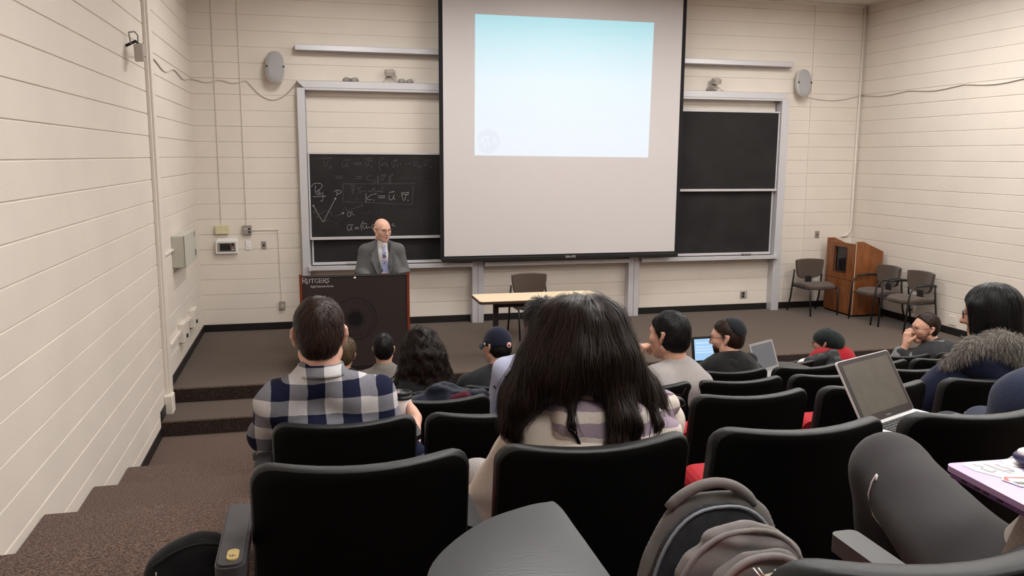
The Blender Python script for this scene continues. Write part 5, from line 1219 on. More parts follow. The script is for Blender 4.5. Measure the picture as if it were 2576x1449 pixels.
# hood lying on the back and shoulders
gl = lambda X, Y, Z: np.array([X, Y, Z]) - G.O
hood, _ = sub(G, 'hood', [('cap', gl(2.07, -9.50, 1.70), gl(2.12, -9.575, 1.685), 0.030, 0.040, 0.03), ('cap', gl(2.12, -9.575, 1.685), gl(2.25, -9.585, 1.675), 0.042, 0.045, 0.03), ('cap', gl(2.25, -9.585, 1.675), gl(2.40, -9.52, 1.68), 0.045, 0.035, 0.03), ('cap', gl(2.12, -9.59, 1.64), gl(2.22, -9.60, 1.60), 0.045, 0.045, 0.04), ('cap', gl(2.22, -9.60, 1.60), gl(2.38, -9.58, 1.62), 0.045, 0.040, 0.03), ('cap', gl(2.30, -9.60, 1.585), gl(2.40, -9.57, 1.59), 0.035, 0.03, 0.03), ('cap', gl(2.16, -9.60, 1.57), gl(2.24, -9.60, 1.56), 0.035, 0.035, 0.03)], 0.0075, 'hood_stripe', 0.0, (0.012, 30, 9))
S0 = G
hp = hl(G, [('ell', (0, -0.015, 0.034), (0.092, 0.108, 0.098), 0.03), ('ell', (0, -0.055, -0.03), (0.088, 0.072, 0.09), 0.04)])
LK = []
for (ax, ay, az), (bx, by, bz), (cx, cy, cz), r0, r1, r2 in (
        ((2.10, -9.50, 1.91), (2.05, -9.52, 1.81), (1.995, -9.53, 1.735), .075, .068, .042), ((2.16, -9.53, 1.91), (2.13, -9.555, 1.83), (2.09, -9.565, 1.775), .075, .070, .050), ((2.20, -9.53, 1.91), (2.21, -9.56, 1.83), (2.22, -9.58, 1.765), .075, .070, .050),
        ((2.195, -9.50, 1.91), (2.235, -9.53, 1.82), (2.30, -9.545, 1.745), .068, .064, .052), ((2.035, -9.50, 1.78), (1.985, -9.51, 1.725), (1.965, -9.515, 1.675), .05, .043, .030), ((2.245, -9.51, 1.79), (2.325, -9.52, 1.715), (2.368, -9.53, 1.66), .045, .046, .032)):
    a_, b_, c_ = gl(ax, ay, az), gl(bx, by, bz), gl(cx, cy, cz); LK += [('cap', a_, b_, r0, r1, 0.04), ('cap', b_, c_, r1, r2, 0.04)]
# wavy lock ends hanging lower, in front of the hood
for pts, r in ((((2.215, -9.59, 1.77), (2.225, -9.64, 1.69), (2.205, -9.655, 1.62), (2.165, -9.66, 1.565)), .036), (((2.25, -9.60, 1.75), (2.265, -9.64, 1.67), (2.255, -9.65, 1.59), (2.23, -9.65, 1.55)), .018), (((2.10, -9.595, 1.75), (2.095, -9.63, 1.68), (2.13, -9.645, 1.61), (2.15, -9.65, 1.565)), .007), (((2.32, -9.58, 1.74), (2.34, -9.62, 1.66), (2.305, -9.63, 1.60)), .012), (((2.365, -9.54, 1.69), (2.38, -9.56, 1.645), (2.355, -9.57, 1.615)), .030), (((1.968, -9.52, 1.69), (1.955, -9.53, 1.65), (1.972, -9.54, 1.62)), .026)):
    q = [gl(*p) for p in pts]
    for k in range(len(q) - 1): LK.append(('cap', q[k], q[k + 1], r * (1 - 0.75 * k / (len(q) - 1)), r * (1 - 0.75 * (k + 1) / (len(q) - 1)), 0.02))
def girl_cut(S):
    x, y, z = local_coords(G, S); lim = 0.03 + 1.3 * np.maximum(z - 0.04, 0); S.f = np.maximum(S.f, (y - lim) * 0.7).astype(np.float32)
(v, q), HS = sdf_mesh(hp + LK, 0.0065, 0.0, (0.0035, 70, 2, (1, 1, 0.18)), girl_cut)
hair = obj('hair', np_mesh('hair', [(v, q)], 'hair_long'), None, G.o)
crown = G.P(0.0, -0.02, 0.13); rs = np.random.RandomState(5)
def long_flow(P, t):
    d = (P - crown) * np.array([1.6, 0.9, 0.4]); d /= np.linalg.norm(d, axis=1, keepdims=True) + 1e-6
    return d * (0.55 * (1 - t)) + np.array([0, 0, -1.0]) + 0.20 * np.sin(P[:, [2]] * 46 + P[:, [0]] * 31) * np.array([[1, 0.0, 0]]) * t
top = v[v[:, 2] > 1.74 - G.O[2]]
st = top[rs.randint(0, len(top), 5200)]
v2, q2 = strands(HS, st, long_flow, 0.22, 14, 0.0022, (0.0, 0.006), 6, 0.10, 0.004)
st = v[rs.randint(0, len(v), 1500)]
v3, q3 = strands(HS, st, long_flow, 0.16, 10, 0.0016, (0.003, 0.014), 7, 0.16, 0.012)
obj('hair_strands', np_mesh('hair_strands', [(v2, q2), (v3, q3)], 'hair_long'), None, G.o, kind='stuff')
# loose flyaway hairs
b = MB()
for pts in (((2.10, -9.52, 1.955), (2.13, -9.60, 1.87), (2.20, -9.625, 1.79), (2.24, -9.63, 1.70), (2.25, -9.64, 1.62)), ((2.08, -9.56, 1.90), (2.06, -9.58, 1.865), (2.10, -9.60, 1.845), (2.18, -9.61, 1.845)), ((2.12, -9.60, 1.70), (2.11, -9.63, 1.65), (2.14, -9.645, 1.60), (2.17, -9.645, 1.56)), ((2.145, -9.60, 1.69), (2.12, -9.63, 1.63), (2.15, -9.645, 1.58)), ((2.39, -9.54, 1.72), (2.44, -9.55, 1.715), (2.45, -9.55, 1.735)), ((2.40, -9.54, 1.68), (2.435, -9.55, 1.68), (2.445, -9.56, 1.69))):
    b.tube([gl(*p) for p in pts], 0.0009, 4)
obj('loose_hairs', b, 'hair_red', G.o, kind='stuff')

# ---- far audience, left to right
B1 = person('person with dark blond hair half hidden behind the checked shirt man', put('E', 0, 0.10), (1.655, -5.52, 0.925), yaw=8, roll=10, hs=1.0, neck=(1.64, -5.54, 0.78), sw=0.40, shz=0.69, sk='skin1', shirt='charcoal_cloth', fine=0.008, shirt_h=0.011, face=False)
short_hair(B1, 'hair_blond', n=1300, length=0.06, lift=0.008, width=0.003)
B2 = person('boy with short black hair in a mid grey jacket before the podium', put('E', 1, -0.06), (1.950, -5.52, 0.945), yaw=10, hs=0.93, neck=(1.95, -5.535, 0.805), sw=0.37, shz=0.715, sk='skin2', shirt='grey_suit2', fine=0.008, shirt_h=0.010, wr=0.003, face=False)
short_hair(B2, 'hair_black', n=1300, length=0.028, lift=0.003, width=0.0025)
collar(B2, 'grey_suit2', 0.067, 0.036, 0.010, 0.10, 0.5)
B3 = person('woman with long dark curls and black top behind the podium', put('D', 1, 0.04), (2.10, -6.52, 1.175), yaw=4, hs=0.98, neck=(2.10, -6.535, 1.03), sw=0.40, shz=0.925, sk='skin2', shirt='black_cloth', fine=0.008, shirt_h=0.011, face=False)
hp = hl(B3, [('ell', (0, -0.013, 0.036), (0.104, 0.114, 0.100), 0.04), ('ell', (0, -0.04, -0.05), (0.105, 0.085, 0.11), 0.05)])
b3 = lambda X, Y, Z: np.array([X, Y, Z]) - B3.O
for a_, c_, r0, r1 in (((2.05, -6.56, 1.15), (1.985, -6.58, 0.97), .07, .06), ((2.10, -6.58, 1.13), (2.08, -6.60, 0.94), .08, .07), ((2.15, -6.57, 1.13), (2.19, -6.60, 0.95), .08, .065), ((2.17, -6.55, 1.12), (2.26, -6.57, 0.96), .06, .05), ((2.03, -6.55, 1.05), (1.955, -6.56, 0.95), .05, .035)): hp.append(('cap', b3(*a_), b3(*c_), r0, r1, 0.05))
def cut3(S):
    x, y, z = local_coords(B3, S); S.f = np.maximum(S.f, (y - 0.03 - 1.2 * np.maximum(z - 0.03, 0)) * 0.7).astype(np.float32)
(v, q), HS = sdf_mesh(hp, 0.008, 0.0, (0.009, 75, 12, (1, 1, 0.7)), cut3); obj('hair', np_mesh('hair', [(v, q)], 'hair_curly'), None, B3.o)
def curl_flow(P, t): return np.array([0, 0, -1.0]) + 1.1 * np.sin(P[:, [2]] * 120 + P[:, [0]] * 60) * np.array([[1, 0, 0]]) + 0.3 * np.sin(P[:, [2]] * 90) * np.array([[0, 1, 0]])
st = v[np.random.RandomState(1).randint(0, len(v), 2600)]; v2, q2 = strands(HS, st, curl_flow, 0.13, 14, 0.003, (0.0, 0.012), 2, 0.5, 0.006); obj('hair_strands', np_mesh('hair_strands', [(v2, q2)], 'hair_curly'), None, B3.o, kind='stuff')
sub(B3, 'white_hood', [('cap', b3(1.96, -6.56, 0.985), b3(1.90, -6.55, 0.955), 0.03, 0.02), ('cap', b3(2.0, -6.57, 1.0), b3(1.96, -6.56, 0.985), 0.03, 0.03)], 0.006, 'white_cloth', 0.0, (0.003, 60, 3))

B4 = person('man in a navy baseball cap with a round badge and dark top', put('D', 2, 0.01), (2.592, -6.52, 1.165), yaw=-27, pitch=2, hs=0.98, neck=(2.60, -6.545, 1.015), sw=0.47, shc=(2.575, -6.545, 0.915), sk='skin1', shirt='charcoal_cloth', fine=0.007, shirt_h=0.010, face=False)
short_hair(B4, 'hair_black', [('ell', (0, -0.030, -0.010), (0.0775, 0.082, 0.075))], n=900, length=0.025, lift=0.002, width=0.0025)
def cap_cut(S):
    x, y, z = local_coords(B4, S); S.f = np.maximum(S.f, (0.004 - 0.10 * y) - z).astype(np.float32)
cp_, _ = sub(B4, 'baseball_cap', hl(B4, [('ell', (0, -0.010, 0.020), (0.089, 0.108, 0.106)), ('ell', (0, -0.005, 0.115), (0.010, 0.010, 0.014), 0.006)]), 0.005, 'cap_navy', post=cap_cut)
b = MB(); V = []; nU, nV = 14, 6
for lay in (0.0, 0.004):
    for i in range(nU + 1):
        a = -1.15 + 2.3 * i / nU
        for j in range(nV + 1):
            t = j / nV; r_ = 1.0; x_ = 0.084 * math.sin(a) * (1 - 0.10 * t); y_ = 0.092 * math.cos(a) + 0.075 * t * math.cos(a * 0.9) ** 0.8 if abs(a) < 1.5 else 0
            V.append(tuple(B4.P(x_, y_ - 0.004, 0.010 - 0.020 * t - 0.030 * (math.sin(a)) ** 2 * t + lay)))
n1 = (nU + 1) * (nV + 1); F_ = []
for i in range(nU):
    for j in range(nV):
        k = i * (nV + 1) + j; F_.append((k, k + 1, k + nV + 2, k + nV + 1)); F_.append((n1 + k, n1 + k + nV + 1, n1 + k + nV + 2, n1 + k + 1))
for i in range(nU):
    k = i * (nV + 1) + nV; F_.append((k, n1 + k, n1 + k + nV + 1, k + nV + 1)); k = i * (nV + 1); F_.append((k, k + nV + 1, n1 + k + nV + 1, n1 + k))
b.add(V, F_, True); obj('cap_brim', b, 'cap_navy', cp_)
def head_disc(Fg, pos, normal, r, m, name, parent, t=0.003, n=20):
    pos = Fg.P(*pos); nn = Fg.R @ np.array(normal, float); nn /= np.linalg.norm(nn); b = MB(); b.lathe([(0, t), (r * 0.9, t), (r, t * 0.6), (r, -t), (0, -t)], n=n)
    q = Vector((0, 0, 1)).rotation_difference(Vector(nn)); b.xf(Matrix.Translation(Vector(pos)) @ q.to_matrix().to_4x4()); return obj(name, b, m, parent)
bd = head_disc(B4, (0.004, -0.116, 0.018), (0, -1, 0.05), 0.018, mat('badge', (0.62, 0.40, 0.36), 0.5, 0.4), 'badge', cp_)
b = MB(); 
for k in range(3): b.tube([B4.P(-0.006 + k * 0.005, -0.121, 0.010), B4.P(-0.004 + k * 0.005, -0.121, 0.026)], 0.0012, 4)
b.tube([B4.P(-0.008, -0.121, 0.020), B4.P(0.010, -0.121, 0.016)], 0.0012, 4); obj('badge_emblem', b, 'red_cloth', bd)
head_disc(B4, (-0.089, 0.02, 0.018), (-1, 0.2, 0.05), 0.009, 'white_plastic', 'side_mark', cp_, 0.0015)

B5 = person('person with spiky black hair in a pale blue printed shirt', put('C', 2, 0.03), (2.605, -7.52, 1.505), yaw=-5, hs=1.0, neck=(2.61, -7.54, 1.36), sw=0.50, shc=(2.61, -7.53, 1.265), sk='skin1', shirt='print_shirt', fine=0.008, shirt_h=0.010, face=False,
            arms=(((2.375, -7.46, 1.03), (2.48, -7.22, 1.04)), None))
short_hair(B5, 'hair_black', [('ell', (0, -0.010, 0.044), (0.085, 0.105, 0.094)), ('ell', (0, -0.042, -0.015), (0.066, 0.066, 0.066), 0.03)], n=3200, length=0.05, lift=0.030, width=0.0026, whorl=(0, -0.03, 0.14))
B6 = person('man with black hair in a grey T-shirt resting his chin on a hand', put('C', 3, 0.16), (3.335, -7.50, 1.405), yaw=-30, pitch=4, roll=3, hs=1.06, neck=(3.365, -7.54, 1.245), sw=0.43, shc=(3.35, -7.54, 1.135), sk='skin2', shirt='grey_tee', sleeve=-1, fine=0.006, shirt_h=0.008, wr=0.006, infl=0.016,
            arms=(((3.13, -7.30, 1.02), (3.205, -7.385, 1.235)), None), hands=({'d': (0.22, -0.05, 0.95), 'n': (0.9, -0.1, -0.2), 'side': -1, 'curl': (70, 70, 45), 'thumb': 0.6}, None))
short_hair(B6, 'hair_black', [('ell', (0, -0.014, 0.034), (0.083, 0.105, 0.096)), ('ell', (0, -0.046, -0.022), (0.070, 0.066, 0.068), 0.03)], n=3000, length=0.06, lift=0.005, width=0.0024, whorl=(0.01, -0.075, 0.085))
sub(B6, 'crown_parting', hl(B6, [('ell', (0.012, -0.079, 0.098), (0.013, 0.010, 0.010))]), 0.004, 'skin2')
B7 = person('bearded man with skullcap and glasses in a black hooded top', put('D', 5, 0.03), (4.232, -6.50, 1.135), yaw=-48, pitch=6, hs=1.06, neck=(4.235, -6.54, 0.995), sw=0.50, shc=(4.225, -6.535, 0.880), sk='skin1', shirt='black_cloth', fine=0.006, shirt_h=0.010, infl=0.022, wr=0.005)
short_hair(B7, 'hair_brown', n=1700, length=0.035, lift=0.003, width=0.0024)
sub(B7, 'beard', hl(B7, [('ell', (0, 0.034, -0.066), (0.062, 0.064, 0.056))]), 0.005, 'hair_brown', 0, (0.003, 150, 3), lambda S: S.__setattr__('f', np.maximum(S.f, (local_coords(B7, S)[2] + 0.034) * 0.8).astype(np.float32)))
kp, _ = sub(B7, 'skullcap', hl(B7, [('ell', (0.0, -0.030, 0.046), (0.083, 0.100, 0.090))]), 0.005, 'kippah', post=lambda S: S.__setattr__('f', np.maximum(S.f, 0.085 - (local_coords(B7, S)[2] * 0.62 - local_coords(B7, S)[1] * 0.78)).astype(np.float32)))
glasses(B7, 'wire', 0.022)
sub(B7, 'hood', [('cap', B7.nk + [-0.10, 0.0, -0.005], B7.nk + [-0.04, -0.085, -0.03], 0.045, 0.05, 0.04), ('cap', B7.nk + [-0.04, -0.085, -0.03], B7.nk + [0.07, -0.085, -0.035], 0.05, 0.05, 0.04), ('cap', B7.nk + [0.07, -0.085, -0.035], B7.nk + [0.15, -0.01, -0.015], 0.05, 0.05, 0.04), ('cap', B7.nk + [0.0, -0.09, -0.07], B7.nk + [0.04, -0.09, -0.09], 0.06, 0.05, 0.05)], 0.009, 'black_cloth', 0, (0.006, 35, 6))
B8 = person('person in a dark knitted beanie and a white and red jacket', put('E', 8, -0.04), (5.712, -5.50, 0.805), yaw=-38, pitch=8, hs=1.0, neck=(5.715, -5.54, 0.690), sw=0.44, shc=(5.715, -5.54, 0.585), sk='skin4', shirt='red_cloth', fine=0.006, shirt_h=0.010, infl=0.022, wr=0.008)
sub(B8, 'beanie', hl(B8, [('ell', (0, -0.008, 0.034), (0.092, 0.112, 0.092), 0.03), ('ell', (0.0, -0.085, 0.000), (0.086, 0.072, 0.078), 0.04)]), 0.005, 'beanie', 0, (0.005, 60, 2), lambda S: S.__setattr__('f', np.maximum(S.f, (-0.030 + 0.66 * local_coords(B8, S)[1]) - local_coords(B8, S)[2]).astype(np.float32)))
glasses(B8, 'wire', 0.021, square=True)
sub(B8, 'white_shoulder', [('cap', B8.sc + [-0.19, 0.01, 0.012], B8.sc + [-0.06, -0.01, 0.02], 0.090, 0.090, 0.03), ('cap', B8.sc + [-0.06, -0.02, 0.02], B8.nk + [0.05, -0.05, -0.03], 0.084, 0.048, 0.03)], 0.008, 'white_cloth', 0, (0.006, 50, 7))
collar(B8, 'white_cloth', 0.074, 0.035, 0.014, 0.2, 0.5)
B9 = person('bearded man with glasses in a grey jacket leaning his cheek on his hand', put('E', 10, -0.15), (6.700, -5.50, 0.885), yaw=-78, pitch=2, roll=0, hs=1.05, neck=(6.775, -5.53, 0.745), sw=0.46, shc=(6.83, -5.54, 0.645), sk='skin2', shirt='dark_vest', fine=0.005, shirt_h=0.010, infl=0.018,
            arms=(((6.50, -5.44, 0.60), (6.553, -5.46, 0.745)), None), hands=({'d': (0.15, 0.15, 0.95), 'n': (0.95, 0.1, -0.15), 'side': 1, 'curl': (22, 40, 40), 'thumb': 0.5}, None), sleeve=(0.35, 1.0))
short_hair(B9, 'hair_brown', [('ell', (0, -0.020, 0.040), (0.081, 0.100, 0.096)), ('ell', (0, -0.040, -0.015), (0.069, 0.066, 0.062), 0.03)], n=2200, length=0.05, lift=0.006, width=0.0024, post=hairline(B9, 0.0, 1.0, 0.5, 0.04))
sub(B9, 'beard', hl(B9, [('ell', (0, 0.026, -0.062), (0.0615, 0.066, 0.060)), ('cap', (0.066, 0.0, -0.02), (0.050, 0.03, -0.07), 0.012, 0.016), ('cap', (-0.066, 0.0, -0.02), (-0.050, 0.03, -0.07), 0.012, 0.016)]), 0.004, hair_mat('stubble', (0.11, 0.052, 0.034), (0.16, 0.08, 0.055), 0.7), 0, (0.0010, 150, 3), lambda S: S.__setattr__('f', np.maximum(S.f, (local_coords(B9, S)[2] + 0.048 - 0.8 * np.clip(0.045 - local_coords(B9, S)[1], 0, 0.05)) * 0.7).astype(np.float32)))
for sx in (-1, 1): sub(B9, 'eyebrow', hl(B9, [('cap', (sx * 0.016, 0.0915, 0.030), (sx * 0.050, 0.078, 0.031), 0.0045, 0.003)]), 0.003, 'hair_brown')
sub(B9, 'lips', hl(B9, [('cap', (-0.018, 0.0885, -0.062), (0.018, 0.0885, -0.062), 0.0055, 0.0055, 0.004), ('cap', (-0.012, 0.089, -0.071), (0.012, 0.089, -0.071), 0.0055, 0.0055, 0.004)]), 0.003, 'lip')
glasses(B9, mat('slate blue frame', (0.05, 0.04, 0.10), 0.3, 0.5), 0.021)
sub(B9, 'grey_sleeve', [('cap', B9.A[0][0], B9.A[0][1], 0.065, 0.06, 0.03), ('cap', B9.A[0][1], B9.A[0][1] + [0.02, 0.0, 0.06], 0.058, 0.055, 0.03), ('cap', B9.A[0][1] + [-0.03, 0.03, -0.02], B9.A[0][1] + [-0.06, 0.02, 0.0], 0.035, 0.02, 0.03)], 0.007, 'grey_fleece', 0, (0.009, 40, 8))
collar(B9, 'grey_fleece', 0.072, 0.05, 0.016, 0.15, 0.45)

# ---- woman in the fur trimmed coat
Fw = person('woman with straight black hair in a navy coat with a grey fur trimmed hood', put('B', 5, 0.08), (4.468, -8.50, 1.665), yaw=-38, pitch=6, roll=-2, hs=1.08, neck=(4.50, -8.54, 1.50), sw=0.54, shc=(4.44, -8.55, 1.365), sk='skin2', shirt='navy_cloth', fine=0.006, shirt_h=0.009, infl=0.030, wr=0.008, bulk=1.15,
            arms=(((4.115, -8.44, 1.215), (4.00, -8.22, 1.22)), None), chest=(0, 0.20, 0.55))
fwc = lambda X, Y, Z: np.array([X, Y, Z]) - Fw.O
hp = hl(Fw, [('ell', (0, -0.010, 0.036), (0.094, 0.112, 0.100), 0.03), ('ell', (0, -0.030, -0.04), (0.096, 0.090, 0.10), 0.04), ('ell', (0, -0.045, -0.11), (0.090, 0.070, 0.07), 0.04), ('cap', (0.072, 0.045, 0.05), (0.072, 0.035, -0.13), 0.024, 0.018, 0.03), ('cap', (-0.074, 0.050, 0.05), (-0.076, 0.040, -0.15), 0.028, 0.022, 0.03)])
def cutf(S):
    x, y, z = local_coords(Fw, S); S.f = np.maximum(S.f, (y - 0.072 - 0.9 * np.maximum(z - 0.04, 0)) * 0.7).astype(np.float32)
(v, q), HS = sdf_mesh(hp, 0.006, 0.0, (0.0025, 80, 5, (1, 1, 0.15)), cutf); obj('hair', np_mesh('hair', [(v, q)], 'hair_black'), None, Fw.o)
cf = Fw.P(0, 0.0, 0.14)
def ff(P, t):
    d = P - cf; d[:, 2] *= 0.3; d /= np.linalg.norm(d, axis=1, keepdims=True) + 1e-6; return d * 0.6 * (1 - t) + np.array([0, 0, -1.0])
st = v[np.random.RandomState(4).randint(0, len(v), 3000)]; v2, q2 = strands(HS, st, ff, 0.15, 10, 0.0022, (0.0, 0.004), 3, 0.06, 0.002); obj('hair_strands', np_mesh('hair_strands', [(v2, q2)], 'hair_black'), None, Fw.o, kind='stuff')
glasses(Fw, 'wire', 0.024, square=True)
# quilted back and the fur roll lying over both shoulders
fp_ = []; fpts = [(4.185, -8.575, 1.475), (4.27, -8.63, 1.545), (4.37, -8.66, 1.565), (4.46, -8.675, 1.53), (4.55, -8.68, 1.46), (4.60, -8.67, 1.40)]; frs = [0.028, 0.050, 0.062, 0.068, 0.068, 0.060]
for k in range(len(fpts) - 1): fp_.append(('cap', fwc(*fpts[k]), fwc(*fpts[k + 1]), frs[k], frs[k + 1], 0.03))
sub(Fw, 'coat_hood', [('cap', fwc(4.30, -8.60, 1.50), fwc(4.50, -8.62, 1.44), 0.09, 0.10, 0.05), ('cap', fwc(4.36, -8.62, 1.44), fwc(4.44, -8.64, 1.36), 0.09, 0.10, 0.05), ('cap', fwc(4.46, -8.56, 1.52), fwc(4.56, -8.54, 1.50), 0.07, 0.07, 0.05)], 0.009, 'navy_cloth', 0, (0.006, 30, 3))
(v, q), FS = sdf_mesh(fp_, 0.007, -0.008, (0.006, 70, 8)); fo = obj('fur_trim', np_mesh('fur_trim', [(v, q)], 'fur'), None, Fw.o)
rs = np.random.RandomState(8); st = v[rs.randint(0, len(v), 15000)]; n0 = FS.nrm(st); dr_ = n0 * 0.75 + np.array([-0.25, 0, -0.55]) + rs.normal(size=st.shape) * 0.24; dr_ /= np.linalg.norm(dr_, axis=1, keepdims=True)
ln = rs.uniform(0.016, 0.036, size=(len(st), 1)); P_ = np.stack([st + dr_ * ln * t + np.array([0, 0, -0.012]) * t * t for t in np.linspace(0, 1, 5)], 1); nn = np.cross(dr_, rs.normal(size=st.shape)); nn /= np.linalg.norm(nn, axis=1, keepdims=True)
v2, q2 = ribbons(P_, np.repeat(nn[:, None], 5, 1), 0.0011); obj('fur_hairs', np_mesh('fur_hairs', [(v2, q2)], 'fur'), None, fo, kind='stuff')
# ---- auburn curls at the right edge, navy sleeve, and the knees beside the camera
Rd = person('person with auburn curls beyond the black haired woman', put('C', 7, 0.35), (5.745, -7.50, 1.375), yaw=-25, hs=1.0, neck=(5.745, -7.53, 1.23), sw=0.42, shz=1.13, sk='skin1', shirt='charcoal_cloth', fine=0.009, shirt_h=0.012, face=False)
hp = hl(Rd, [('ell', (0, -0.02, 0.03), (0.115, 0.12, 0.11), 0.03), ('ell', (0, -0.05, -0.07), (0.12, 0.09, 0.08), 0.04)]); (v, q), HS = sdf_mesh(hp, 0.008, 0.0, (0.010, 80, 4), lambda S: S.__setattr__('f', np.maximum(S.f, (local_coords(Rd, S)[1] - 0.03 - np.maximum(local_coords(Rd, S)[2] - 0.03, 0)) * 0.7).astype(np.float32))); obj('hair', np_mesh('hair', [(v, q)], 'hair_red'), None, Rd.o)
st = v[np.random.RandomState(1).randint(0, len(v), 1500)]; v2, q2 = strands(HS, st, curl_flow, 0.07, 12, 0.003, (0.0, 0.014), 2, 0.6, 0.01); obj('hair_strands', np_mesh('hair_strands', [(v2, q2)], 'hair_red'), None, Rd.o, kind='stuff')
Nv = person('person in a navy knit at the right edge in the sixth row', put('A', 4, 0.06), (3.99, -9.40, 1.92), yaw=-20, hs=1.0, neck=(3.97, -9.44, 1.76), sw=0.56, shc=(3.925, -9.46, 1.590), sk='skin1', shirt='navy_light', fine=0.008, shirt_h=0.009, infl=0.034, wr=0.004, bulk=1.15, face=False, arms=(((3.675, -9.40, 1.37), (3.84, -9.15, 1.40)), None))
short_hair(Nv, 'hair_brown', n=900)
Kn = person('person beside the camera with dark grey leggings and a heather grey sweater', put('Z', 3, -0.06), (2.98, -10.42, 2.33), yaw=-5, hs=1.0, neck=(3.02, -10.45, 2.17), sw=0.46, shc=(3.00, -10.52, 2.03), sk='skin1', shirt='sweater', pants='knee_grey', fine=0.008, shirt_h=0.008, infl=0.024, wr=0.003, face=False, chest=(0, 0.2, 0.68),
            arms=(((2.545, -10.64, 1.725), (2.80, -10.52, 1.88)), None), leg_r=(0.110, 0.070), legs=[((2.60, -10.62, 1.555), (2.715, -10.06, 1.665), (2.675, -10.13, 1.24)), ((3.05, -10.50, 1.55), (3.32, -10.05, 1.56), (3.30, -10.10, 1.24))])
short_hair(Kn, 'hair_brown', n=900)

dgk = bpy.context.evaluated_depsgraph_get(); tro = [c for c in Kn.o.children if c.name.startswith('trousers')][0]; PIPE = []
for q in ((2.576, -10.13, 1.703), (2.589, -10.13, 1.711), (2.604, -10.13, 1.703), (2.613, -10.13, 1.692), (2.630, -10.13, 1.670), (2.644, -10.13, 1.644), (2.658, -10.13, 1.612), (2.668, -10.13, 1.582), (2.676, -10.13, 1.562)):
    q = Vector(q) - Vector(Kn.O); ok, lc, nn, _ = tro.closest_point_on_mesh(q)      # the seam lies on the cloth
    PIPE.append(lc + nn * 0.001)
b = MB(); b.tube(PIPE, 0.0022, 6); obj('piping', b, 'white_plastic', Kn.o)
# ================================================================ small things among the seats
def seat_part(key, name, mb, m, label=None):
    o = SEATS[key][0]; mb.v = [(x - o.location.x, y - o.location.y, z - o.location.z) for x, y, z in mb.v]
    return obj(name, mb, m, o, label=label)
def smooth_poly(P, n=5): return smooth_closed(P, n)
# brass row plate on the first armrest of the sixth row
arm = SEATS[('A', 0)][1]
b = MB(); b.prism(rrect(-0.0125, 0.0125, -0.062, -0.012, 0.0122, 6), 2, 0.559, 0.5625); b.xf(Matrix.Translation((0.004, 0, 0))); pl = obj('row_plate', b, 'brass', arm, label='brass row plate')
me = text_mesh('F', 0.020, 'black_plastic'); me.transform(Matrix.Translation((0.011, -0.044, 0.5629)) @ Matrix.Rotation(PI / 2, 4, 'Z')); obj('plate_letter', me, None, pl, fix=False)
for y in (-0.056, -0.018):
    b = MB(); b.lathe([(0.0022, 0), (0.0018, 0.0008), (0, 0.0009)], (0.004, y, 0.5625), 8); obj('screw', b, 'steel', pl)
# writing tablets
T = smooth_poly([(1.836, -10.352), (1.838, -10.45), (1.838, -10.60), (1.838, -10.74), (1.80, -10.80), (1.70, -10.80), (1.62, -10.76), (1.580, -10.66), (1.590, -10.545), (1.628, -10.465), (1.70, -10.39), (1.775, -10.352), (1.815, -10.343)], 4)
b = MB(); b.prism(T, 2, 1.780, 1.800); tabm = seat_part(('Z', 1), 'writing_tablet', b, 'tablet')
bm = bmesh.new(); bm.from_mesh(tabm.data); bmesh.ops.bevel(bm, geom=[e for e in bm.edges if abs(e.verts[0].co.z - e.verts[1].co.z) < 1e-5 and len(e.link_faces) == 2 and any(len(f.verts) > 8 for f in e.link_faces)], offset=0.004, segments=2, affect='EDGES'); bm.to_mesh(tabm.data); bm.free()
b = MB(); b.box((1.80, -10.72, 1.70), (1.84, -10.60, 1.782), 0.006); seat_part(('Z', 1), 'tablet_hinge', b, 'dark_steel')
b = MB(); b.prism(smooth_poly([(1.822, -8.665), (1.815, -8.45), (1.80, -8.30), (1.72, -8.27), (1.62, -8.33), (1.60, -8.45), (1.66, -8.56), (1.74, -8.665)], 4), 2, 1.332, 1.350); seat_part(('B', 0), 'writing_tablet', b, 'tablet')
b = MB(); b.prism(smooth_poly([(3.10, -10.75), (3.12, -10.45), (3.05, -10.39), (2.80, -10.385), (2.66, -10.42), (2.62, -10.50), (2.70, -10.62), (2.95, -10.75)], 4), 2, 1.812, 1.830); seat_part(('Z', 3), 'writing_tablet', b, mat('pale grey tablet laminate', (0.22, 0.21, 0.20), 0.5, 0.3))
b = MB(); b.prism(smooth_poly([(3.38, -9.61), (3.35, -9.52), (3.29, -9.46), (3.15, -9.52), (3.08, -9.56), (3.12, -9.66), (3.20, -9.66), (3.30, -9.63)], 4), 2, 1.547, 1.562); seat_part(('A', 3), 'writing_tablet', b, 'tablet')
b = MB(); b.prism(smooth_poly([(4.98, -6.60), (4.96, -6.25), (4.80, -6.15), (4.55, -6.2), (4.45, -6.4), (4.6, -6.6)], 4), 2, 0.832, 0.848); seat_part(('D', 6), 'writing_tablet', b, 'tablet')
b = MB(); b.prism(smooth_poly([(4.42, -6.42), (4.44, -6.16), (4.38, -6.04), (4.20, -6.04), (4.12, -6.16), (4.16, -6.40)], 4), 2, 0.832, 0.848); seat_part(('D', 5), 'writing_tablet', b, 'tablet')
# aisle-side armrest seen beside the knees
b = MB(); b.prism(rrect(2.425, 2.482, -10.60, -10.255, 0.016), 2, 1.605, 1.640); am = seat_part(('Z', 2), 'front_armrest', b, mat('worn grey armrest', (0.05, 0.048, 0.047), 0.45, 0.4))

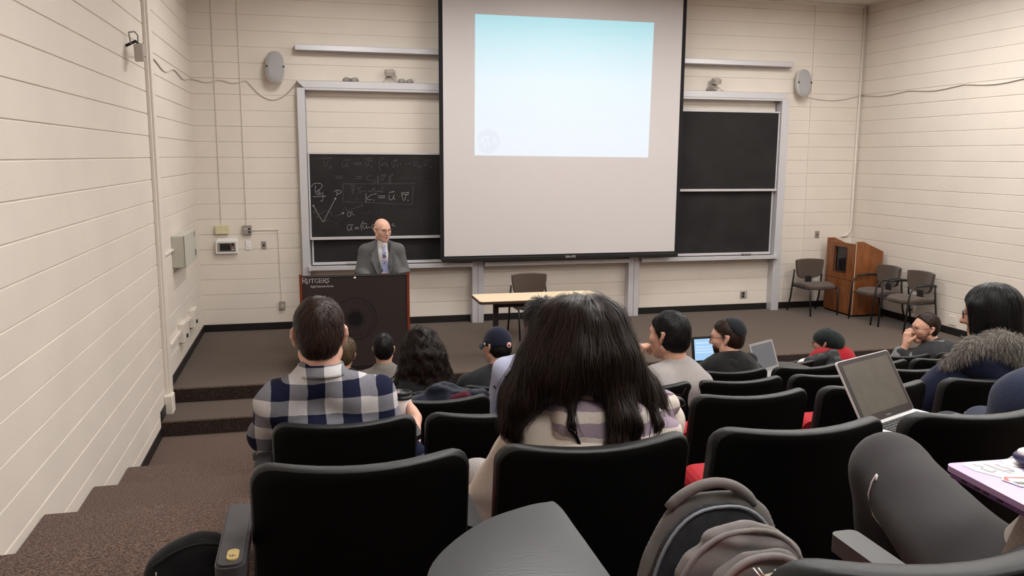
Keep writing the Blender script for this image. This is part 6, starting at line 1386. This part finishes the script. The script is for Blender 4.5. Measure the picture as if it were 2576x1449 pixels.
def laptop(name, hx, hy, z, th, w, h, tilt, label, shell_m, bezel_m, screen_m, depth=0.20, keys=True):
    o = empty(name, (hx, hy, z), th, label, 'laptop', 'open laptops')
    b = MB(); b.prism(rrect(0, w, -depth, 0.004, 0.012), 2, 0.0, 0.014); base = obj('base', b, shell_m, o)
    if keys:
        b = MB(); b.box((0.022, -depth * 0.52, 0.0135), (w - 0.022, -0.018, 0.0146)); obj('keyboard_well', b, 'black_plastic', base)
        b = MB(); nx = 13
        for r in range(6):
            for c in range(nx):
                kx = 0.024 + (w - 0.048) / nx * c; kd = (depth * 0.52 - 0.022) / 6; ky = -0.020 - kd * (r + 1)
                b.box((kx + 0.0014, ky + 0.0014, 0.0146), (kx + (w - 0.048) / nx - 0.0014, ky + kd - 0.0014, 0.0162))
        k = obj('keys', b, 'black_plastic', base, kind='stuff')
        b = MB(); b.box((w * 0.36, -depth * 0.95, 0.0138), (w * 0.64, -depth * 0.60, 0.0144)); obj('touchpad', b, shell_m, base)
    R = Matrix.Translation((0, 0, 0.012)) @ Matrix.Rotation(-tilt, 4, 'X')
    b = MB(); b.prism(rrect(0, w, 0, h, 0.012), 1, 0.0, 0.006); b.xf(R); lid = obj('lid', b, shell_m, o)
    b = MB(); b.prism(rrect(0.003, w - 0.003, 0.003, h - 0.003, 0.010), 1, -0.0012, 0.0005); b.xf(R); bz = obj('bezel', b, bezel_m, lid)
    b = MB(); b.box((0.020, -0.0018, 0.026), (w - 0.020, -0.0008, h - 0.016)); b.xf(R); obj('display', b, screen_m, lid)
    return o, lid, R
M['alu_lap'] = mat('silver laptop aluminium', (0.62, 0.60, 0.60), 0.4, 0.5, metal=0.35)
M['alu_lap2'] = mat('grey laptop shell', (0.24, 0.235, 0.235), 0.45, 0.4)
M['bezel'] = mat('dark laptop bezel', (0.030, 0.024, 0.022), 0.45, 0.3)
M['display_off'] = mat('dark glossy display', (0.088, 0.076, 0.062), 0.35, 0.3, var=0.1, vscale=25)
M['display_off2'] = mat('blue grey display', (0.085, 0.092, 0.105), 0.35, 0.5)
M['display_on'] = mat('lit display', (0.1, 0.1, 0.1), 0.4, 0.4, emit=(0.30, 0.55, 0.85), estr=1.0)
o, lid, R = laptop('laptop', 3.037, -9.538, 1.563, 0.402, 0.297, 0.205, 0.537, 'open silver laptop with dark display and black keys in the sixth row', 'alu_lap', 'bezel', 'display_off')
me = text_mesh('MacBook', 0.008, mat('bezel lettering', (0.35, 0.33, 0.32), 0.5, 0.3)); me.transform(R @ Matrix.Translation((0.1485, -0.0020, 0.009)) @ FACE_NEG_Y); obj('bezel_lettering', me, None, lid, fix=False)
laptop('laptop', 4.461, -6.52, 0.850, 0.477, 0.299, 0.215, 0.348, 'open grey laptop with blue grey display on an empty third row seat', 'alu_lap2', 'alu_lap2', 'display_off2', keys=False)
o, lid, R = laptop('laptop', 4.150, -6.16, 0.850, 0.03, 0.31, 0.20, 0.20, 'laptop with lit blue display before the bearded man in the skullcap', 'black_plastic', 'black_plastic', 'display_on', depth=0.22, keys=False)
wm = mat('page on display', (0.1, 0.1, 0.1), 0.4, 0.3, emit=(0.55, 0.74, 0.95), estr=1.0)
for zz, x0, x1 in ((0.150, 0.03, 0.28), (0.120, 0.03, 0.20), (0.10, 0.03, 0.24), (0.08, 0.03, 0.22)):
    b = MB(); b.box((x0, -0.0024, zz), (x1, -0.0017, zz + 0.008)); b.xf(R); obj('page_line', b, wm, lid)
# purple closed laptop with stickers
M['purple'] = mat('lilac laptop cover', (0.42, 0.32, 0.58), 0.35, 0.5); M['purple_dark'] = mat('dark purple edge', (0.10, 0.05, 0.16), 0.4, 0.4)
lp = empty('closed_laptop', (2.497, -10.455, 1.830), math.radians(-3), 'closed lilac laptop covered in stickers on the pale tablet', 'laptop')
b = MB(); b.prism(rrect(0.004, 0.326, -0.226, -0.004, 0.012), 2, 0.0, 0.010); obj('base', b, 'purple_dark', lp)
b = MB(); b.prism(rrect(0.0, 0.33, -0.23, 0.0, 0.014), 2, 0.010, 0.020); cv = obj('cover', b, 'purple', lp)
for y in (-0.05, -0.08, -0.10, -0.13): b = MB(); b.box((0.0035, y, 0.003), (0.006, y + 0.012, 0.007)); obj('port', b, 'black_plastic', lp)
def sticker(P, m, z=0.0203, name='sticker', t=0.0004, parent=None):
    b = MB(); b.prism([(x * 0.68, y * 0.68) for x, y in P], 2, z, z + t); return obj(name, b, m, parent or cv)
stw = mat('white sticker', (0.72, 0.68, 0.68), 0.4, 0.4); stg = mat('grey print', (0.33, 0.31, 0.34), 0.5, 0.3); strd = mat('red print', (0.50, 0.055, 0.045), 0.4, 0.4); stk = mat('black print', (0.07, 0.065, 0.06), 0.5, 0.3)
s1 = sticker([(0.035, -0.02), (0.06, -0.004), (0.125, -0.006), (0.15, -0.03), (0.16, -0.07), (0.14, -0.11), (0.10, -0.125), (0.075, -0.12), (0.04, -0.06)], stw)
for P in ([(0.066, -0.02), (0.078, -0.036), (0.086, -0.032), (0.07, -0.05), (0.074, -0.068), (0.082, -0.07), (0.096, -0.06), (0.092, -0.07), (0.074, -0.08), (0.066, -0.074), (0.062, -0.05), (0.072, -0.040), (0.062, -0.024)], [(0.092, -0.022), (0.100, -0.026), (0.106, -0.05), (0.118, -0.09), (0.110, -0.088), (0.098, -0.056)], [(0.118, -0.03), (0.128, -0.032), (0.126, -0.045), (0.135, -0.06), (0.137, -0.075), (0.128, -0.085), (0.112, -0.07), (0.125, -0.073), (0.129, -0.066), (0.120, -0.046)]): sticker(P, stg, 0.0208, 'sticker_mark', 0.0003, s1)
s2 = sticker([(0.058, -0.125), (0.075, -0.105), (0.125, -0.118), (0.138, -0.135), (0.15, -0.16), (0.145, -0.185), (0.11, -0.20), (0.09, -0.19), (0.085, -0.175), (0.07, -0.165), (0.066, -0.145)], stw, 0.0210)
for P, m_ in (([(0.062, -0.127), (0.076, -0.109), (0.082, -0.113), (0.070, -0.136)], strd), ([(0.078, -0.109), (0.12, -0.120), (0.124, -0.127), (0.082, -0.115)], strd), ([(0.090, -0.178), (0.100, -0.172), (0.146, -0.168), (0.142, -0.182), (0.110, -0.195), (0.094, -0.188)], strd)): sticker(P, m_, 0.0214, 'sticker_mark', 0.0003, s2)
rk = random.Random(4)
for i in range(9):
    x, y = 0.076 + 0.0065 * i, -0.140 - 0.0022 * i; sticker([(x, y), (x + 0.004, y + 0.002), (x + 0.0052, y - 0.014 + rk.uniform(-.003, .003)), (x + 0.001, y - 0.016)], stk, 0.0214, 'sticker_mark', 0.0003, s2)
sticker([(0.178 + 0.032 * math.cos(a), -0.030 + 0.028 * math.sin(a)) for a in np.linspace(0, 2 * PI, 20)[:-1]], stw, 0.0206)
mo = empty('computer_mouse', (2.640, -10.52, 1.8515), math.radians(20), 'navy computer mouse with white top on the lilac laptop', 'mouse')
(v, q), _ = sdf_mesh([('ell', np.array([0, 0, 0.012]), np.array([0.030, 0.052, 0.016]))], 0.004, post=lambda S: S.__setattr__('f', np.maximum(S.f, 0.0 - S.grid()[2]).astype(np.float32))); obj('mouse_base', np_mesh('mouse_base', [(v, q)], mat('navy mouse plastic', (0.03, 0.025, 0.09), 0.35, 0.5)), None, mo)
(v, q), _ = sdf_mesh([('ell', np.array([0, 0, 0.020]), np.array([0.026, 0.046, 0.013]))], 0.004); obj('mouse_top', np_mesh('mouse_top', [(v, q)], 'white_plastic'), None, mo)

# grey backpack leaning on the sixth row
bpk = empty('backpack', (2.283, -10.05, 1.186), 0, 'worn grey backpack with open top and beige lower pocket behind the sixth row', 'backpack')
gb = cloth('grey pack cloth', (0.150, 0.137, 0.128), 0.08, 30, 0.06, 700); gb2 = cloth('grey pack panel', (0.185, 0.168, 0.158), 0.08, 30, 0.06, 700); bg = cloth('beige pack cloth', (0.42, 0.37, 0.29), 0.06, 30, 0.06, 700); dk = cloth('dark pack lining', (0.030, 0.031, 0.037), 0.2, 40); gz = cloth('dark grey zip tape', (0.055, 0.052, 0.052), 0.1, 60)
A3 = lambda *p: np.array(p, float)
cutz = lambda S: S.__setattr__('f', np.maximum(S.f, 0.0 - S.grid()[2]).astype(np.float32))
class Pillow:
    """soft dome shaped pack panel: centre x, half width, height, middle depth y, half thickness"""
    def __init__(s, cx, W_, H_, y, T_, p=2.7, z0=0.10): s.cx, s.W, s.H, s.y, s.T, s.p, s.z0 = cx, W_, H_, y, T_, p, z0
    def mesh(s, name, m, wr=(0.006, 40, 1, (1, 1, 0.5)), h=0.0055, parent=None, fold=0.0):
        S = SDF((s.cx - s.W - 0.03, s.y - s.T - 0.03, -0.02), (s.cx + s.W + 0.03, s.y + s.T + 0.03, s.H + 0.03), h); x, y, z = S.grid()
        q = (np.abs((x - s.cx) / s.W) ** s.p + (np.maximum(z - s.z0, 0) / (s.H - s.z0)) ** s.p) ** (2 / s.p)
        g = np.sqrt(q + ((y - s.y) / s.T) ** 2); gx, gy, gz_ = np.gradient(g, h); S.f = ((g - 1) / np.maximum(np.sqrt(gx * gx + gy * gy + gz_ * gz_), 3.0)).astype(np.float32)
        if fold: S.f += (fold * np.sin(26 * (x - s.cx) + 5 * np.sin(30 * z)) * np.exp(-((z - s.H * 0.86) / 0.045) ** 2) + 0 * y).astype(np.float32)
        S.noise(*wr); cutz(S); v, qd = S.mesh(); return obj(name, np_mesh(name, [(v, qd)], m), None, parent or bpk)
    def line(s, sc, out=0.0, n=28, a0=0.0, a1=PI):
        P = []
        for a in np.linspace(a0, a1, n):
            c, s_ = math.cos(a), math.sin(a); e = 2 / s.p
            P.append((s.cx + s.W * sc * math.copysign(abs(c) ** e, c), s.y - s.T * math.sqrt(max(0, 1 - sc * sc)) - out, s.z0 + (s.H - s.z0) * sc * abs(s_) ** e))
        return P
sh = Pillow(0.0, 0.190, 0.472, 0.0, 0.034, 2.5); ln_ = Pillow(-0.004, 0.172, 0.455, -0.030, 0.030, 2.5); fr = Pillow(0.012, 0.182, 0.440, -0.098, 0.052, 2.5); md = Pillow(0.030, 0.150, 0.405, -0.150, 0.046, 2.4); lw = Pillow(0.045, 0.120, 0.372, -0.188, 0.042, 2.4)
bs = sh.mesh('back_shell', gb); ln_.mesh('lining', dk, (0.003, 50, 2)); fpn = fr.mesh('front_panel', gb2, (0.007, 42, 3, (1, 1, 0.5)), fold=0.006); mp = md.mesh('middle_pocket', gb, (0.008, 45, 4, (1, 1, 0.5)), fold=0.006); lpk = lw.mesh('lower_pocket', bg, (0.004, 35, 5))
for nm, P, m_, r_, pr in (('opening_trim', ln_.line(0.985, 0.006), mat('pale trim', (0.20, 0.21, 0.23), 0.6, 0.3), 0.004, bs), ('panel_trim', fr.line(0.965, 0.004), gb2, 0.006, fpn), ('zip', fr.line(0.80, 0.006), gz, 0.005, fpn), ('pocket_flap', md.line(0.97, 0.006), gb2, 0.008, mp), ('zip', md.line(0.86, 0.006), gz, 0.006, mp), ('zip', lw.line(0.975, 0.006), gz, 0.0065, lpk)):
    b = MB(); b.tube(P, r_, 6); obj(nm, b, m_, pr)
b = MB(); P = [(-0.108 + 0.20 * t, -0.004 - 0.012 * math.sin(PI * t), 0.440 + 0.058 * math.sin(PI * t) ** 0.75 - 0.008 * t) for t in np.linspace(0, 1, 16)]; b.tube(P, [0.012] * 16, 8); obj('carry_handle', b, gb, bpk)
ch_ = mat('bright zip metal', (0.65, 0.62, 0.60), 0.25, 0.5, metal=0.9)
for (x0, z0, x1, z1, y) in ((-0.012, 0.392, 0.022, 0.350, -0.196), (0.036, 0.385, 0.030, 0.345, -0.198), (-0.006, 0.345, 0.008, 0.305, -0.236), (0.026, 0.340, 0.024, 0.300, -0.238)):
    b = MB(); b.tube([(x0 - 0.004, y, z0), (x1 - 0.005, y - 0.008, z1), (x1 + 0.005, y - 0.010, z1 - 0.004), (x0 + 0.006, y - 0.002, z0)], 0.0022, 6); obj('zip_pull', b, ch_, mp)
b = MB(); b.box((-0.032, -0.242, 0.262), (-0.004, -0.226, 0.278), 0.003); obj('buckle', b, gz, lpk)
for x in (-0.195, 0.195): b = MB(); b.tube([(x * 0.93, -0.03, 0.22), (x, -0.06, 0.18), (x * 0.95, -0.10, 0.19)], [0.012, 0.015, 0.012], 8); obj('side_strap', b, gb, bpk)

# black bag on the aisle steps
kb = empty('black_bag', (0.93, -8.40, 0.697), math.radians(12), 'black bag with a pale side pocket standing on the aisle steps', 'bag')
bk2 = cloth('black bag cloth', (0.006, 0.006, 0.0065), 0.3, 20, 0.2, 300)
def kmesh(name, prims, m, nz=(0.004, 40, 1)):
    (v, q), _ = sdf_mesh(prims, 0.007, 0, nz, cutz); return obj(name, np_mesh(name, [(v, q)], m), None, kb)
kmesh('bag_body', [('ell', A3(0.02, 0.0, 0.08), A3(0.16, 0.10, 0.125), None, 0.03), ('ell', A3(0.07, 0.03, 0.11), A3(0.12, 0.08, 0.10), None, 0.03)], bk2)
kmesh('bag_flap', [('ell', A3(0.04, 0.0, 0.105), A3(0.14, 0.09, 0.10))], bk2, (0.003, 50, 3))
kmesh('side_pocket', [('ell', A3(-0.13, -0.02, 0.05), A3(0.045, 0.05, 0.045))], mat('pale mesh pocket', (0.40, 0.38, 0.36), 0.7, 0.2, var=0.3, vscale=90))
b = MB(); b.tube([(-0.11 + 0.26 * t, -0.075 + 0.02 * t, 0.13 + 0.075 * math.sin(PI * (0.1 + 0.7 * t))) for t in np.linspace(0, 1, 12)], 0.006, 6); obj('zip', b, bk2, kb)
b = MB(); b.tube([(-0.098, -0.078, 0.135), (-0.100, -0.085, 0.115)], 0.003, 6); obj('zip_pull', b, 'steel', kb)

# padded navy jacket on the fourth row seat
jk2 = empty('padded_jacket', (2.07, -7.63, 0.893), 0, 'navy padded jacket bundled on an empty fourth row seat', 'jacket')
nv2 = cloth('navy quilted nylon', (0.008, 0.0105, 0.022), 0.25, 25, 0.1, 200, 0.55); mr_ = cloth('maroon lining', (0.07, 0.012, 0.022), 0.2, 30)
def jm(name, prims, m, nz): (v, q), _ = sdf_mesh(prims, 0.007, 0, nz); return obj(name, np_mesh(name, [(v, q)], m), None, jk2)
jm('jacket_shell', [('cap', A3(-0.19, 0.02, 0.25), A3(0.0, 0.01, 0.285), 0.045, 0.055, 0.04), ('cap', A3(0.0, 0.01, 0.28), A3(0.19, 0.02, 0.26), 0.055, 0.045, 0.04), ('cap', A3(-0.1, 0.04, 0.16), A3(0.12, 0.04, 0.16), 0.10, 0.10, 0.04), ('cap', A3(-0.12, 0.06, 0.06), A3(0.12, 0.06, 0.06), 0.09, 0.09, 0.04), ('cap', A3(-0.05, -0.005, 0.29), A3(0.15, 0.0, 0.285), 0.036, 0.03, 0.02)], nv2, (0.016, 60, 5))
jm('jacket_lining', [('cap', A3(0.02, -0.035, 0.283), A3(0.10, -0.035, 0.295), 0.018, 0.018), ('cap', A3(0.10, -0.035, 0.295), A3(0.16, -0.02, 0.275), 0.018, 0.012)], mr_, (0.004, 60, 6))
# black coat over a second row seat
ct = empty('black_coat', (5.27 + 0.28, -5.70, 0.60), 0, 'black coat slung over a second row seat beside the beanie wearer', 'coat')
(v, q), _ = sdf_mesh([('cap', A3(-0.10, 0.02, 0.09), A3(0.10, 0.01, 0.13), 0.05, 0.06, 0.03), ('cap', A3(-0.02, -0.06, 0.04), A3(0.10, -0.065, 0.10), 0.03, 0.04, 0.03), ('cap', A3(0.05, 0.06, -0.1), A3(0.0, 0.06, 0.08), 0.07, 0.06, 0.03)], 0.008, 0, (0.010, 40, 8)); obj('coat_cloth', np_mesh('coat_cloth', [(v, q)], cloth('shiny black nylon', (0.008, 0.008, 0.009), 0.2, 25, 0.1, 200, 0.35)), None, ct)
# grey and red bag beside the silver laptop
rb = empty('small_bag', (3.56, -9.33, 1.395), 0, 'small grey bag with red patches beside the silver laptop', 'bag')
(v, q), _ = sdf_mesh([('ell', A3(0, 0, 0.05), A3(0.115, 0.06, 0.068))], 0.006, 0, (0.003, 50, 2), cutz); obj('bag_cloth', np_mesh('bag_cloth', [(v, q)], 'grey_fleece'), None, rb)
for x, z in ((-0.01, 0.112), (0.075, 0.098)): (v, q), _ = sdf_mesh([('ell', A3(x, -0.02, z - 0.008), A3(0.026, 0.03, 0.018))], 0.005, 0, (0.003, 80, 3)); obj('red_patch', np_mesh('red_patch', [(v, q)], 'red_cloth'), None, rb)
